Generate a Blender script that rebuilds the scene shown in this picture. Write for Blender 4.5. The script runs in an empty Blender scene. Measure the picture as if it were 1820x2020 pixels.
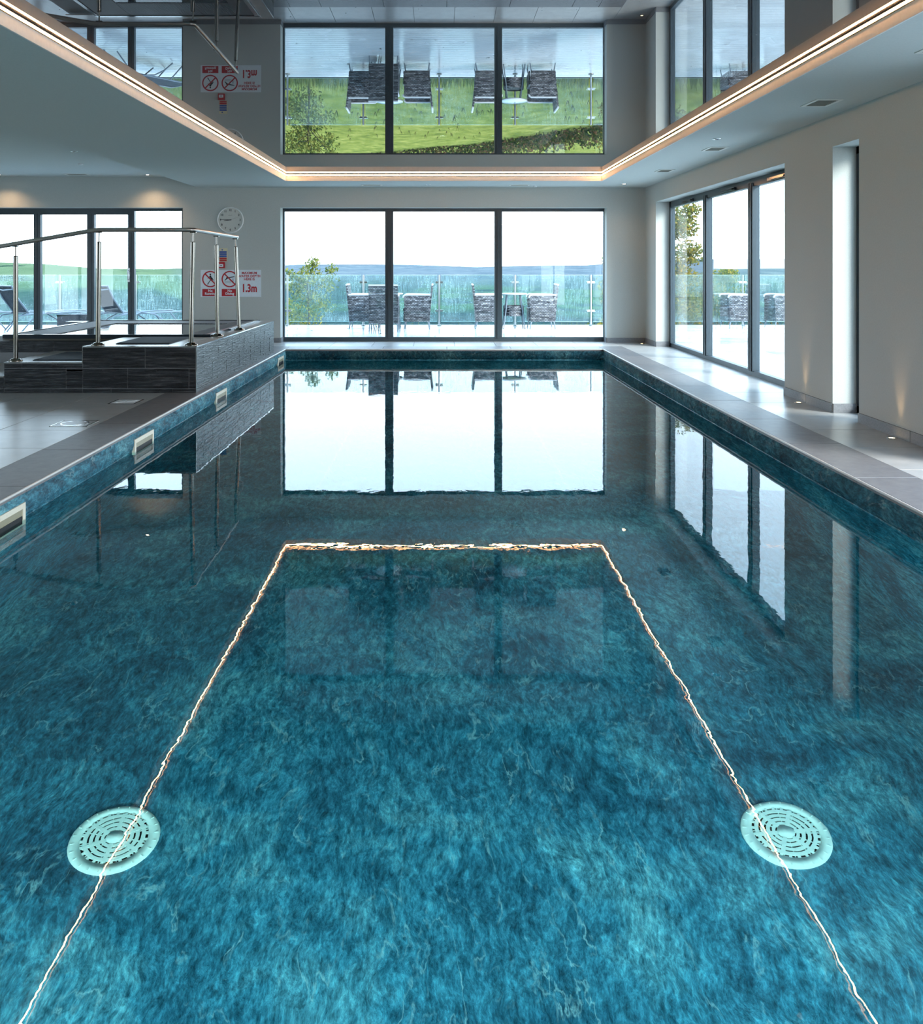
import bpy, math, random
from mathutils import Vector, Matrix
R = math.radians
scene = bpy.context.scene
col = scene.collection

# ------------------------------------------------------------------ camera
cam_d = bpy.data.cameras.new('camera'); cam = bpy.data.objects.new('camera', cam_d); col.objects.link(cam)
cam.location = (0, 0, 1.24); cam.rotation_euler = (R(90), 0, 0)
cam_d.sensor_fit = 'HORIZONTAL'; cam_d.sensor_width = 36
cam_d.lens = 1700 / 1820 * 36
cam_d.shift_x = (910 - 870) / 1820; cam_d.shift_y = -(1010 - 525) / 1820
cam_d.clip_end = 9000; cam_d.clip_start = 0.05
scene.camera = cam

# ------------------------------------------------------------------ world
SKY = 6.0
w = bpy.data.worlds.new('sky'); scene.world = w; w.use_nodes = True
nt = w.node_tree; nt.nodes.clear()
wo = nt.nodes.new('ShaderNodeOutputWorld'); bg = nt.nodes.new('ShaderNodeBackground')
tc = nt.nodes.new('ShaderNodeTexCoord'); sx = nt.nodes.new('ShaderNodeSeparateXYZ'); rp = nt.nodes.new('ShaderNodeValToRGB')
nt.links.new(tc.outputs['Generated'], sx.inputs[0]); nt.links.new(sx.outputs[2], rp.inputs[0])
rp.color_ramp.elements[0].position = 0.0; rp.color_ramp.elements[0].color = (0.72, 0.87, 1.0, 1)
rp.color_ramp.elements[1].position = 0.7; rp.color_ramp.elements[1].color = (0.40, 0.67, 1.0, 1)
nt.links.new(rp.outputs[0], bg.inputs[0]); bg.inputs[1].default_value = SKY
nt.links.new(bg.outputs[0], wo.inputs[0])
w.cycles.sampling_method = 'MANUAL'; w.cycles.sample_map_resolution = 256

sd = bpy.data.lights.new('hazy_sun', 'SUN'); sd.energy = 9.0; sd.angle = R(28); sd.color = (1.0, .97, .92)
so = bpy.data.objects.new('hazy_sun', sd); col.objects.link(so)
so.rotation_euler = Vector((.80, -.62, .50)).to_track_quat('Z', 'Y').to_euler()
vs = scene.view_settings
scene.display_settings.display_device = 'sRGB'
vs.view_transform = 'Standard'; vs.look = 'None'; vs.gamma = 1.0; vs.use_curve_mapping = False
vs.exposure = 0.0
cy = scene.cycles
cy.use_denoising = True
cy.max_bounces = 10; cy.diffuse_bounces = 3; cy.glossy_bounces = 6; cy.transmission_bounces = 8; cy.transparent_max_bounces = 16
cy.use_adaptive_sampling = True; cy.adaptive_threshold = .06; cy.adaptive_min_samples = 16
cy.sample_clamp_indirect = 6.0; cy.blur_glossy = 0.3

# window daylight portals (wall openings, the last two for added unseen windows; portals only guide sampling of the sky)
def portal(loc, rot, sxx, syy):
    d = bpy.data.lights.new('daylight_portal', 'AREA'); d.shape = 'RECTANGLE'; d.size = sxx; d.size_y = syy
    d.cycles.is_portal = True
    o = bpy.data.objects.new('daylight_portal', d); o.location = loc; o.rotation_euler = rot; col.objects.link(o)
portal((0.04, 14.3, 1.1), (R(-90), 0, 0), 5.3, 2.2)
portal((-7.1, 14.3, 1.1), (R(-90), 0, 0), 5.9, 2.2)
portal((3.62, 10.8, 1.1), (0, R(90), 0), 2.2, 5.0)
portal((3.62, 7.06, 1.1), (0, R(90), 0), 2.2, 0.5)
portal((3.62, 1.4, 1.1), (0, R(90), 0), 2.2, 7.8)
portal((-9.62, 5.5, 1.1), (0, R(-90), 0), 2.2, 5.0)

# ------------------------------------------------------------------ helpers
class MB:
    def __init__(s): s.v = []; s.f = []; s.sm = []
    def add(s, vs_, fs_, smooth=False):
        n = len(s.v); s.v += [tuple(q) for q in vs_]; s.f += [tuple(i + n for i in f) for f in fs_]; s.sm += [smooth] * len(fs_); return s
    def box(s, x0, x1, y0, y1, z0, z1, M=None, b=0.0):
        if x0 > x1: x0, x1 = x1, x0
        if y0 > y1: y0, y1 = y1, y0
        if z0 > z1: z0, z1 = z1, z0
        if b <= 0:
            P = [Vector((x, y, z)) for z in (z0, z1) for x, y in ((x0, y0), (x1, y0), (x1, y1), (x0, y1))]
            F = [(3, 2, 1, 0), (4, 5, 6, 7), (0, 1, 5, 4), (1, 2, 6, 5), (2, 3, 7, 6), (3, 0, 4, 7)]
        else:   # top edges chamfered
            P = [Vector((x, y, z)) for x, y, z in
                 [(x0, y0, z0), (x1, y0, z0), (x1, y1, z0), (x0, y1, z0), (x0, y0, z1 - b), (x1, y0, z1 - b), (x1, y1, z1 - b), (x0, y1, z1 - b),
                  (x0 + b, y0 + b, z1), (x1 - b, y0 + b, z1), (x1 - b, y1 - b, z1), (x0 + b, y1 - b, z1)]]
            F = [(3, 2, 1, 0), (0, 1, 5, 4), (1, 2, 6, 5), (2, 3, 7, 6), (3, 0, 4, 7), (4, 5, 9, 8), (5, 6, 10, 9), (6, 7, 11, 10), (7, 4, 8, 11), (8, 9, 10, 11)]
        if M is not None: P = [M @ p for p in P]
        return s.add(P, F)
    def tube(s, pts, r, n=12, cap=True):
        pts = [Vector(p) for p in pts]; rs = r if isinstance(r, (list, tuple)) else [r] * len(pts)
        P = []; up = None
        for i, p in enumerate(pts):
            if i == 0: t = pts[1] - p
            elif i == len(pts) - 1: t = p - pts[i - 1]
            else: t = (pts[i + 1] - p).normalized() + (p - pts[i - 1]).normalized()
            t.normalize()
            if up is None: up = t.orthogonal().normalized()
            up = (up - t * up.dot(t)).normalized(); sd = t.cross(up)
            for k in range(n):
                a = 2 * math.pi * k / n; P.append(p + (up * math.cos(a) + sd * math.sin(a)) * rs[i])
        F = [(i * n + k, i * n + (k + 1) % n, (i + 1) * n + (k + 1) % n, (i + 1) * n + k) for i in range(len(pts) - 1) for k in range(n)]
        s.add(P, F, True)
        if cap:
            m = len(pts) - 1
            s.add(P[:n], [tuple(reversed(range(n)))]); s.add(P[m * n:], [tuple(range(n))])
        return s
    def lathe(s, prof, n=24, M=None, smooth=True):
        P = []; F = []
        for r, z in prof:
            for k in range(n):
                a = 2 * math.pi * k / n; P.append(Vector((r * math.cos(a), r * math.sin(a), z)))
        for i in range(len(prof) - 1):
            for k in range(n): F.append((i * n + k, i * n + (k + 1) % n, (i + 1) * n + (k + 1) % n, (i + 1) * n + k))
        if M is not None: P = [M @ p for p in P]
        return s.add(P, F, smooth)
    def disc(s, r, z=0, n=24, M=None):
        P = [Vector((r * math.cos(2 * math.pi * k / n), r * math.sin(2 * math.pi * k / n), z)) for k in range(n)]
        if M is not None: P = [M @ p for p in P]
        return s.add(P, [tuple(range(n))])
    def prism(s, poly, d, M=None):  # polygon in xy extruded in z by d
        n = len(poly); P = [Vector((x, y, 0)) for x, y in poly] + [Vector((x, y, d)) for x, y in poly]
        if M is not None: P = [M @ p for p in P]
        return s.add(P, [tuple(reversed(range(n))), tuple(range(n, 2 * n))] + [(i, (i + 1) % n, n + (i + 1) % n, n + i) for i in range(n)])
    def arc(s, r0, r1, a0, a1, z0, z1, n=8, M=None):  # thick ring sector
        P = []; F = []
        for i in range(n + 1):
            a = a0 + (a1 - a0) * i / n; c, q = math.cos(a), math.sin(a)
            P += [Vector((r0 * c, r0 * q, z0)), Vector((r1 * c, r1 * q, z0)), Vector((r1 * c, r1 * q, z1)), Vector((r0 * c, r0 * q, z1))]
        for i in range(n):
            b = i * 4; F += [(b, b + 4, b + 5, b + 1), (b + 1, b + 5, b + 6, b + 2), (b + 2, b + 6, b + 7, b + 3), (b + 3, b + 7, b + 4, b)]
        F += [(0, 1, 2, 3), (4 * n + 3, 4 * n + 2, 4 * n + 1, 4 * n)]
        if M is not None: P = [M @ p for p in P]
        return s.add(P, F)
    def mesh(s, name, mat):
        me = bpy.data.meshes.new(name); me.from_pydata(s.v, [], s.f); me.materials.append(mat)
        me.polygons.foreach_set('use_smooth', s.sm); me.validate(); me.update(); return me
    def build(s, name, mat, parent=None, loc=None):
        o = bpy.data.objects.new(name, s.mesh(name, mat)); col.objects.link(o)
        if parent: o.parent = parent
        if loc is not None: o.location = loc
        return o

def tag(o, label=None, cat=None, group=None, kind=None):
    if label: o['label'] = label
    if cat: o['category'] = cat
    if group: o['group'] = group
    if kind: o['kind'] = kind
    return o
def empty(name, loc=(0, 0, 0), rz=0):
    o = bpy.data.objects.new(name, None); o.location = loc; o.rotation_euler = (0, 0, rz); o.empty_display_size = .1
    col.objects.link(o); return o
kids = {}
def copy_tree(o, loc=None, rz=None, parent=None):
    c = o.copy(); col.objects.link(c)
    if parent: c.parent = parent
    for ch in list(o.children): copy_tree(ch, parent=c)
    if loc is not None: c.location = loc
    if rz is not None: c.rotation_euler = (0, 0, rz)
    return c
def piece(name, me, parent, loc, rot=None, scale=None):
    o = bpy.data.objects.new(name, me); col.objects.link(o); o.parent = parent; o.location = loc
    if rot: o.rotation_euler = rot
    if scale: o.scale = scale
    return o
def text(name, body, size, mat, parent, M, bold=0.0, align='CENTER', spacing=1.0, sx_=1.0, line=1.0):
    c = bpy.data.curves.new(name, 'FONT'); c.body = body; c.size = size; c.offset = bold; c.align_x = align; c.align_y = 'CENTER'
    c.space_character = spacing; c.space_line = line; c.extrude = 0.0004; c.resolution_u = 3
    c.materials.append(mat)
    tmp = bpy.data.objects.new('tmp', c); me = bpy.data.meshes.new_from_object(tmp); bpy.data.objects.remove(tmp); bpy.data.curves.remove(c)
    if not me.materials: me.materials.append(mat)
    o = bpy.data.objects.new(name, me); col.objects.link(o); o.parent = parent
    o.matrix_local = M @ Matrix.Diagonal((sx_, 1, 1, 1)); return o

# ------------------------------------------------------------------ materials
def nmat(name):
    m = bpy.data.materials.new(name); m.use_nodes = True; t = m.node_tree; t.nodes.clear()
    out = t.nodes.new('ShaderNodeOutputMaterial'); return m, t, out
def N(t, kind, **kw):
    n = t.nodes.new(kind)
    for k, v in kw.items():
        if k.startswith('i_'):
            n.inputs[k[2:].replace('_', ' ')].default_value = v
        else: setattr(n, k, v)
    return n
def L(t, a, b): t.links.new(a, b)
def ramp(t, src, stops):
    r = t.nodes.new('ShaderNodeValToRGB'); e = r.color_ramp.elements
    while len(e) < len(stops): e.new(0.5)
    for k, (p, c) in enumerate(stops):
        e[k].position = p; e[k].color = (c if len(c) == 4 else (*c, 1)) if isinstance(c, tuple) else (c, c, c, 1)
    L(t, src, r.inputs[0]); return r.outputs[0]
def coords(t, scale=(1, 1, 1), rot=(0, 0, 0), world=False):
    mp = N(t, 'ShaderNodeMapping'); mp.inputs['Scale'].default_value = scale; mp.inputs['Rotation'].default_value = rot
    if world: g = N(t, 'ShaderNodeNewGeometry'); L(t, g.outputs['Position'], mp.inputs[0])
    else: g = N(t, 'ShaderNodeTexCoord'); L(t, g.outputs['Object'], mp.inputs[0])
    return mp.outputs[0]
def noise(t, vec, scale, detail=3, rough=.5, dist=0.0):
    n = N(t, 'ShaderNodeTexNoise'); n.inputs['Scale'].default_value = scale; n.inputs['Detail'].default_value = detail
    n.inputs['Roughness'].default_value = rough; n.inputs['Distortion'].default_value = dist; L(t, vec, n.inputs['Vector']); return n.outputs[0]
def bump(t, h, dist, strength=1.0, normal=None):
    b = N(t, 'ShaderNodeBump'); b.inputs['Strength'].default_value = strength; b.inputs['Distance'].default_value = dist
    L(t, h, b.inputs['Height'])
    if normal is not None: L(t, normal, b.inputs['Normal'])
    return b.outputs[0]
def prin(t, out, color=None, rough=.5, metal=0, ior=1.5, **kw):
    p = N(t, 'ShaderNodeBsdfPrincipled')
    if color is not None:
        if isinstance(color, tuple): p.inputs['Base Color'].default_value = (*color, 1)
        else: L(t, color, p.inputs['Base Color'])
    if isinstance(rough, (int, float)): p.inputs['Roughness'].default_value = rough
    else: L(t, rough, p.inputs['Roughness'])
    p.inputs['Metallic'].default_value = metal; p.inputs['IOR'].default_value = ior
    for k, v in kw.items(): p.inputs[k.replace('_', ' ')].default_value = v
    L(t, p.outputs[0], out.inputs[0]); return p
def mixc(t, fac, a, b):
    m = N(t, 'ShaderNodeMix', data_type='RGBA')
    if isinstance(fac, (int, float)): m.inputs[0].default_value = fac
    else: L(t, fac, m.inputs[0])
    for i, c in ((6, a), (7, b)):
        if isinstance(c, tuple): m.inputs[i].default_value = (*c, 1)
        else: L(t, c, m.inputs[i])
    return m.outputs[2]
def speckled(name, c0, c1, scale, rough, bd=0.0, det=4, world=True, metal=0, ior=1.5, vscale=(1, 1, 1)):
    m, t, o = nmat(name); v = coords(t, vscale, world=world); n = noise(t, v, scale, det, .6)
    c = ramp(t, n, [(.3, c0), (.7, c1)]); p = prin(t, o, c, rough, metal, ior)
    if bd: L(t, bump(t, n, bd), p.inputs['Normal'])
    return m
def flat(name, c, rough=.5, metal=0, ior=1.5):
    m, t, o = nmat(name); v = coords(t, world=True); n = noise(t, v, 60, 2)
    cc = ramp(t, n, [(.2, tuple(x * .94 for x in c)), (.8, tuple(min(1, x * 1.05) for x in c))]); prin(t, o, cc, rough, metal, ior); return m
def emit(name, c, s):
    m, t, o = nmat(name); e = N(t, 'ShaderNodeEmission'); e.inputs[0].default_value = (*c, 1); e.inputs[1].default_value = s; L(t, e.outputs[0], o.inputs[0]); return m

# painted plaster
M = {}
M['wall'] = speckled('painted_plaster', (.435, .465, .445), (.48, .51, .49), 90, .75, .0006)
M['soffit'] = speckled('ceiling_paint', (.53, .565, .54), (.57, .605, .58), 60, .8, .0004)
M['grout'] = flat('grout', (.16, .16, .16), .9)
# pool liner
m, t, o = nmat('stone_print_liner')
v = coords(t, world=True)
def warp(vec, sc, amt):
    nn = N(t, 'ShaderNodeTexNoise'); nn.inputs['Scale'].default_value = sc; nn.inputs['Detail'].default_value = 3; L(t, vec, nn.inputs['Vector'])
    sub = N(t, 'ShaderNodeVectorMath', operation='SUBTRACT'); L(t, nn.outputs['Color'], sub.inputs[0]); sub.inputs[1].default_value = (.5, .5, .5)
    sc_ = N(t, 'ShaderNodeVectorMath', operation='SCALE'); L(t, sub.outputs[0], sc_.inputs[0]); sc_.inputs['Scale'].default_value = amt
    ad = N(t, 'ShaderNodeVectorMath', operation='ADD'); L(t, vec, ad.inputs[0]); L(t, sc_.outputs[0], ad.inputs[1]); return ad.outputs[0]
vw = warp(v, 2.2, .16)
mp = N(t, 'ShaderNodeMapping'); mp.inputs['Scale'].default_value = (1.0, .38, 1.0); mp.inputs['Rotation'].default_value = (0, 0, R(30)); L(t, vw, mp.inputs[0])
big = noise(t, v, 1.9, 6, .62, .4)
grain = noise(t, mp.outputs[0], 30, 7, .75, .25)
fine = noise(t, mp.outputs[0], 95, 4, .7)
vein = noise(t, mp.outputs[0], 6.0, 5, .55, .35)
ab = N(t, 'ShaderNodeMath', operation='SUBTRACT'); L(t, vein, ab.inputs[0]); ab.inputs[1].default_value = .5
ab2 = N(t, 'ShaderNodeMath', operation='ABSOLUTE'); L(t, ab.outputs[0], ab2.inputs[0])
veinm = ramp(t, ab2.outputs[0], [(0.0, .9), (.006, .45), (.016, 0.0)])
brk = ramp(t, noise(t, v, 6.0, 4, .65), [(.46, 0.0), (.62, .8)])
vm = N(t, 'ShaderNodeMath', operation='MULTIPLY'); L(t, veinm, vm.inputs[0]); L(t, brk, vm.inputs[1])
cf = ramp(t, fine, [(.35, (.62, .66, .68)), (.5, (1, 1, 1)), (.65, (1.5, 1.42, 1.38))])
c1 = ramp(t, big, [(.32, (.012, .085, .14)), (.5, (.032, .19, .28)), (.68, (.11, .34, .42))])
c2 = ramp(t, grain, [(.36, (.3, .38, .4)), (.5, (.9, .9, .9)), (.64, (1.9, 1.7, 1.6))])
mu = N(t, 'ShaderNodeMix', data_type='RGBA', blend_type='MULTIPLY'); mu.inputs[0].default_value = 1.0; L(t, c1, mu.inputs[6]); L(t, c2, mu.inputs[7])
mu2 = N(t, 'ShaderNodeMix', data_type='RGBA', blend_type='MULTIPLY'); mu2.inputs[0].default_value = 1.0; L(t, mu.outputs[2], mu2.inputs[6]); L(t, cf, mu2.inputs[7])
c3 = mixc(t, vm.outputs[0], mu2.outputs[2], (.30, .55, .60))
p = prin(t, o, c3, .27, 0, 1.5)
L(t, bump(t, fine, .003, 1, bump(t, grain, .010)), p.inputs['Normal'])
M['liner'] = m
# water
m, t, o = nmat('pool_water')
v = coords(t, (1, 1.0, 1), world=True)
h1 = noise(t, v, 3.2, 2, .5, .3); h2 = noise(t, v, 16, 2, .5, .2)
bp = bump(t, h2, .0001, 1, bump(t, h1, .0006))
fr = N(t, 'ShaderNodeFresnel'); fr.inputs['IOR'].default_value = 1.48; L(t, bp, fr.inputs['Normal'])
gl = N(t, 'ShaderNodeBsdfGlossy'); gl.inputs['Roughness'].default_value = 0.0; L(t, bp, gl.inputs['Normal'])
rf = N(t, 'ShaderNodeBsdfRefraction'); rf.inputs['IOR'].default_value = 1.33; rf.inputs['Roughness'].default_value = 0.0; L(t, bp, rf.inputs['Normal'])
mx = N(t, 'ShaderNodeMixShader'); L(t, fr.outputs[0], mx.inputs[0]); L(t, rf.outputs[0], mx.inputs[1]); L(t, gl.outputs[0], mx.inputs[2])
L(t, mx.outputs[0], o.inputs[0])
va = N(t, 'ShaderNodeVolumeAbsorption'); va.inputs[0].default_value = (.30, .92, .92, 1); va.inputs[1].default_value = .22
L(t, va.outputs[0], o.inputs['Volume'])
M['water'] = m
m, t, o = nmat('spa_water')
v = coords(t, world=True); bp = bump(t, noise(t, v, 5, 2), .0015)
p = prin(t, o, (.01, .03, .05), .01, 0, 1.36); L(t, bp, p.inputs['Normal']); M['spa_water'] = m
# stretched mirror film
m, t, o = nmat('gloss_stretch_film')
v = coords(t, world=True); n = noise(t, v, 45, 2, .5)
spk = ramp(t, n, [(.735, (.050, .049, .053)), (.76, (.010, .010, .012))])
rg = ramp(t, n, [(.735, 0.0), (.76, .5)])
p = prin(t, o, spk, rg, 0, 1.75); M['film'] = m
def ior_side(t, fr, front, back):      # thin sheet: same reflectance from either side
    g = N(t, 'ShaderNodeNewGeometry'); mr = N(t, 'ShaderNodeMapRange'); L(t, g.outputs['Backfacing'], mr.inputs[0])
    mr.inputs[3].default_value = front; mr.inputs[4].default_value = back; L(t, mr.outputs[0], fr.inputs[0])
def glass(name, tint=(1, 1, 1), ior=1.5, wet=0.0, wetcol=(.8, .9, .92)):
    m, t, o = nmat(name); fr = N(t, 'ShaderNodeFresnel'); ior_side(t, fr, ior, 1 / ior)
    tr = N(t, 'ShaderNodeBsdfTransparent'); tr.inputs[0].default_value = (*tint, 1)
    gl = N(t, 'ShaderNodeBsdfGlossy'); gl.inputs['Roughness'].default_value = 0.0
    mx = N(t, 'ShaderNodeMixShader'); L(t, fr.outputs[0], mx.inputs[0]); L(t, tr.outputs[0], mx.inputs[1]); L(t, gl.outputs[0], mx.inputs[2])
    last = mx.outputs[0]
    if wet:
        v = coords(t, (1, 1, .12), world=True); a = noise(t, v, 45, 3, .6); v2 = coords(t, world=True); b = noise(t, v2, 38, 2, .6); c = noise(t, v2, 1.3, 2)
        a2 = ramp(t, a, [(.40, wet * .15), (.75, wet * .6)]); b2 = ramp(t, b, [(.62, 0.0), (.7, wet)])
        ad = N(t, 'ShaderNodeMath', operation='ADD'); L(t, a2, ad.inputs[0]); L(t, b2, ad.inputs[1])
        c2 = ramp(t, c, [(.35, .25), (.65, 1.2)])
        ml = N(t, 'ShaderNodeMath', operation='MULTIPLY', use_clamp=True); L(t, ad.outputs[0], ml.inputs[0]); L(t, c2, ml.inputs[1])
        df = N(t, 'ShaderNodeBsdfTranslucent'); df.inputs[0].default_value = (*wetcol, 1)
        m2 = N(t, 'ShaderNodeMixShader'); L(t, ml.outputs[0], m2.inputs[0]); L(t, last, m2.inputs[1]); L(t, df.outputs[0], m2.inputs[2]); last = m2.outputs[0]
    L(t, last, o.inputs[0]); return m
M['glass'] = glass('window_glass', (.97, .99, .98), 1.45)
M['bal_glass'] = glass('rain_spotted_glass', (.86, .95, .94), 1.4, .28)
M['glass_edge'] = flat('polished_glass_edge', (.55, .8, .78), .15)
M['frame'] = flat('anthracite_aluminium', (.035, .055, .07), .38)
M['frame_light'] = flat('grey_gasket', (.12, .15, .17), .5)
M['tile'] = speckled('porcelain_floor_tile', (.36, .365, .36), (.45, .45, .44), 7, .28, .0002, 5)
M['coping'] = speckled('coping_tile', (.135, .135, .145), (.19, .19, .195), 14, .42, .0004, 6)
M['coping_trim'] = flat('pale_edge_bead', (.62, .64, .63), .3)
M['skirt'] = speckled('skirting_tile', (.15, .16, .175), (.22, .23, .245), 70, .5, 0, 3)
M['steel'] = speckled('brushed_steel', (.235, .21, .18), (.25, .225, .195), 40, .13, 0, 2, metal=1)
M['railsteel'] = flat('satin_rail_steel', (.55, .53, .50), .36, 1)
M['chrome'] = speckled('polished_steel', (.7, .7, .7), (.8, .8, .8), 40, .12, 0, 2, metal=1)
M['ivory'] = flat('ivory_plastic', (.72, .70, .58), .4)
M['drain'] = flat('white_drain_plastic', (.74, .82, .76), .5)
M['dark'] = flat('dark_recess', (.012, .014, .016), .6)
M['rim'] = flat('gloss_black_rim', (.02, .03, .04), .15)
M['mat'] = speckled('rubber_mat', (.018, .024, .034), (.035, .045, .06), 90, .6, .001)
M['vent'] = flat('vent_cream', (.74, .74, .68), .5)
M['slat'] = flat('vent_slat', (.30, .29, .24), .5)
M['white'] = flat('white_plastic', (.78, .80, .80), .4)
M['clockface'] = flat('clock_face', (.55, .56, .52), .5)
M['black'] = flat('black_print', (.015, .017, .02), .6)
M['red'] = flat('sign_red', (.42, .012, .02), .5)
M['blue'] = flat('sign_blue', (.02, .08, .33), .5)
M['signwhite'] = flat('sign_white', (.66, .73, .78), .4)
M['cream'] = flat('sign_cream', (.60, .55, .36), .5)
M['lip'] = speckled('cove_paint', (.72, .70, .66), (.78, .76, .72), 30, .6)
M['led'] = emit('warm_led', (1.0, .50, .21), 80)
M['lamp_on'] = emit('lamp_glow', (1.0, .72, .45), 30)
M['uplamp'] = emit('uplight_glow', (1.0, .70, .35), 14)
# split slate
m, t, o = nmat('split_slate_tile')
v = coords(t, (1, 1, 1), world=True)
vs_ = coords(t, (1.6, 1.6, 26), world=True); a = noise(t, vs_, 3.0, 4, .75); v3 = coords(t, (9, 9, 60), world=True); b = noise(t, v3, 1.6, 2, .5)
vo = N(t, 'ShaderNodeTexVoronoi'); vo.inputs['Scale'].default_value = 1.0; L(t, coords(t, (5, 5, 48), world=True), vo.inputs['Vector'])
c = ramp(t, a, [(.32, (.006, .007, .009)), (.52, (.022, .024, .028)), (.72, (.10, .10, .10))])
sep = N(t, 'ShaderNodeSeparateColor'); L(t, vo.outputs['Color'], sep.inputs[0])
c2 = ramp(t, sep.outputs[0], [(0, (.7, .7, .7)), (1, (1.5, 1.5, 1.5))])
mu = N(t, 'ShaderNodeMix', data_type='RGBA', blend_type='MULTIPLY'); mu.inputs[0].default_value = 1; L(t, c, mu.inputs[6]); L(t, c2, mu.inputs[7])
p = prin(t, o, mu.outputs[2], .30, 0, 1.55)
L(t, bump(t, b, .008, 1, bump(t, sep.outputs[0], .003)), p.inputs['Normal']); M['slate'] = m
M['slate_grout'] = flat('pale_grout', (.22, .23, .24), .8)
# rattan
m, t, o = nmat('grey_rattan')
g = N(t, 'ShaderNodeTexCoord'); sp = N(t, 'ShaderNodeSeparateXYZ'); L(t, g.outputs['Object'], sp.inputs[0])
ad = N(t, 'ShaderNodeMath', operation='ADD'); L(t, sp.outputs[0], ad.inputs[0]); L(t, sp.outputs[1], ad.inputs[1])
cb = N(t, 'ShaderNodeCombineXYZ'); L(t, ad.outputs[0], cb.inputs[0]); L(t, sp.outputs[2], cb.inputs[1])
bk_ = N(t, 'ShaderNodeTexBrick'); L(t, cb.outputs[0], bk_.inputs['Vector']); bk_.inputs['Scale'].default_value = 1.0
bk_.inputs['Brick Width'].default_value = .052; bk_.inputs['Row Height'].default_value = .0277; bk_.inputs['Mortar Size'].default_value = .0045; bk_.inputs['Mortar Smooth'].default_value = .3
bk_.inputs['Color1'].default_value = (.06, .065, .075, 1); bk_.inputs['Color2'].default_value = (.36, .37, .39, 1); bk_.inputs['Mortar'].default_value = (.008, .010, .013, 1)
n = noise(t, coords(t, (.12, .12, 1)), 36, 1, .5)
c = ramp(t, n, [(.40, (.45, .45, .48)), (.60, (1.05, 1.05, 1.05))])
mu = N(t, 'ShaderNodeMix', data_type='RGBA', blend_type='MULTIPLY'); mu.inputs[0].default_value = 1; L(t, bk_.outputs[0], mu.inputs[6]); L(t, c, mu.inputs[7])
p = prin(t, o, mu.outputs[2], .5, 0, 1.4); M['rattan'] = m
M['rattan_light'] = flat('pale_rattan_edge', (.45, .46, .47), .5)
M['table_glass'] = flat('frosted_table_glass', (.55, .66, .68), .08)
M['lounger_frame'] = flat('grey_painted_metal', (.16, .20, .24), .3)
m, t, o = nmat('wet_sling_mesh'); v = coords(t); n = noise(t, v, 60, 2, .6)
c = ramp(t, n, [(.64, (.012, .018, .028)), (.70, (.35, .4, .45))]); prin(t, o, c, .65, 0, 1.3); M['sling'] = m
# decking, wet
m, t, o = nmat('wet_composite_board'); v = coords(t, (1, 14, 1), world=True); n = noise(t, v, 2.2, 5, .6); n2 = noise(t, coords(t, world=True), .7, 3, .6)
c = ramp(t, n, [(.3, (.44, .45, .45)), (.7, (.62, .63, .62))]); rg = ramp(t, n2, [(.4, .08), (.6, .30)]); p = prin(t, o, c, rg)
L(t, bump(t, n, .0006), p.inputs['Normal']); M['board'] = m
# foliage + ground
def leafm(name, stops, rough=.5):
    m, t, o = nmat(name); n = noise(t, coords(t, world=True), 2.7, 3, .7); r_ = N(t, 'ShaderNodeNewGeometry')
    ad = N(t, 'ShaderNodeMath', operation='ADD'); L(t, n, ad.inputs[0]); L(t, r_.outputs['Random Per Island'], ad.inputs[1])
    ml = N(t, 'ShaderNodeMath', operation='MULTIPLY'); L(t, ad.outputs[0], ml.inputs[0]); ml.inputs[1].default_value = .5
    c = ramp(t, ml.outputs[0], stops); d = N(t, 'ShaderNodeBsdfDiffuse'); tl = N(t, 'ShaderNodeBsdfTranslucent'); L(t, c, d.inputs[0]); L(t, c, tl.inputs[0])
    mx = N(t, 'ShaderNodeMixShader'); mx.inputs[0].default_value = .35; L(t, d.outputs[0], mx.inputs[1]); L(t, tl.outputs[0], mx.inputs[2]); L(t, mx.outputs[0], o.inputs[0]); return m
M['autumn'] = leafm('autumn_leaves', [(.3, (.05, .09, .02)), (.5, (.16, .17, .03)), (.7, (.32, .22, .03))])
M['birch'] = leafm('thin_yellow_leaves', [(.3, (.05, .08, .03)), (.5, (.11, .14, .03)), (.7, (.24, .22, .06))])
M['grassblade'] = leafm('rough_grass', [(.3, (.05, .09, .015)), (.5, (.13, .17, .02)), (.7, (.28, .25, .05))])
M['hedge'] = leafm('hedge_leaves', [(.3, (.012, .03, .012)), (.5, (.05, .07, .02)), (.7, (.13, .07, .04))])
M['bark'] = speckled('bark', (.04, .03, .02), (.10, .08, .06), 30, .8, .002)
m, t, o = nmat('countryside')
g = N(t, 'ShaderNodeNewGeometry'); sp = N(t, 'ShaderNodeSeparateXYZ'); L(t, g.outputs['Position'], sp.inputs[0])
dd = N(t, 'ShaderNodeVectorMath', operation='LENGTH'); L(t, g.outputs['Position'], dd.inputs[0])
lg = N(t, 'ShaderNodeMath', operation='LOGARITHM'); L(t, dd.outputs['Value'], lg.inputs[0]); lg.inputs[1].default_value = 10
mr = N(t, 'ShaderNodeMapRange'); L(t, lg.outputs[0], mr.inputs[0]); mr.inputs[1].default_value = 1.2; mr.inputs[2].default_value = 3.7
v = coords(t, world=True)
nr = noise(t, coords(t, (1, .35, 1), world=True), 1.6, 6, .75)
near = ramp(t, nr, [(.3, (.06, .08, .012)), (.5, (.155, .16, .02)), (.72, (.30, .255, .05))])
fo = noise(t, coords(t, (1, .3, 1), world=True), .22, 9, .74)
wood = ramp(t, fo, [(.35, (.014, .036, .040)), (.5, (.034, .075, .078)), (.66, (.10, .14, .11))])
vz = N(t, 'ShaderNodeTexVoronoi'); vz.inputs['Scale'].default_value = .0042; L(t, coords(t, (1, .45, 1), world=True), vz.inputs['Vector'])
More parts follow.
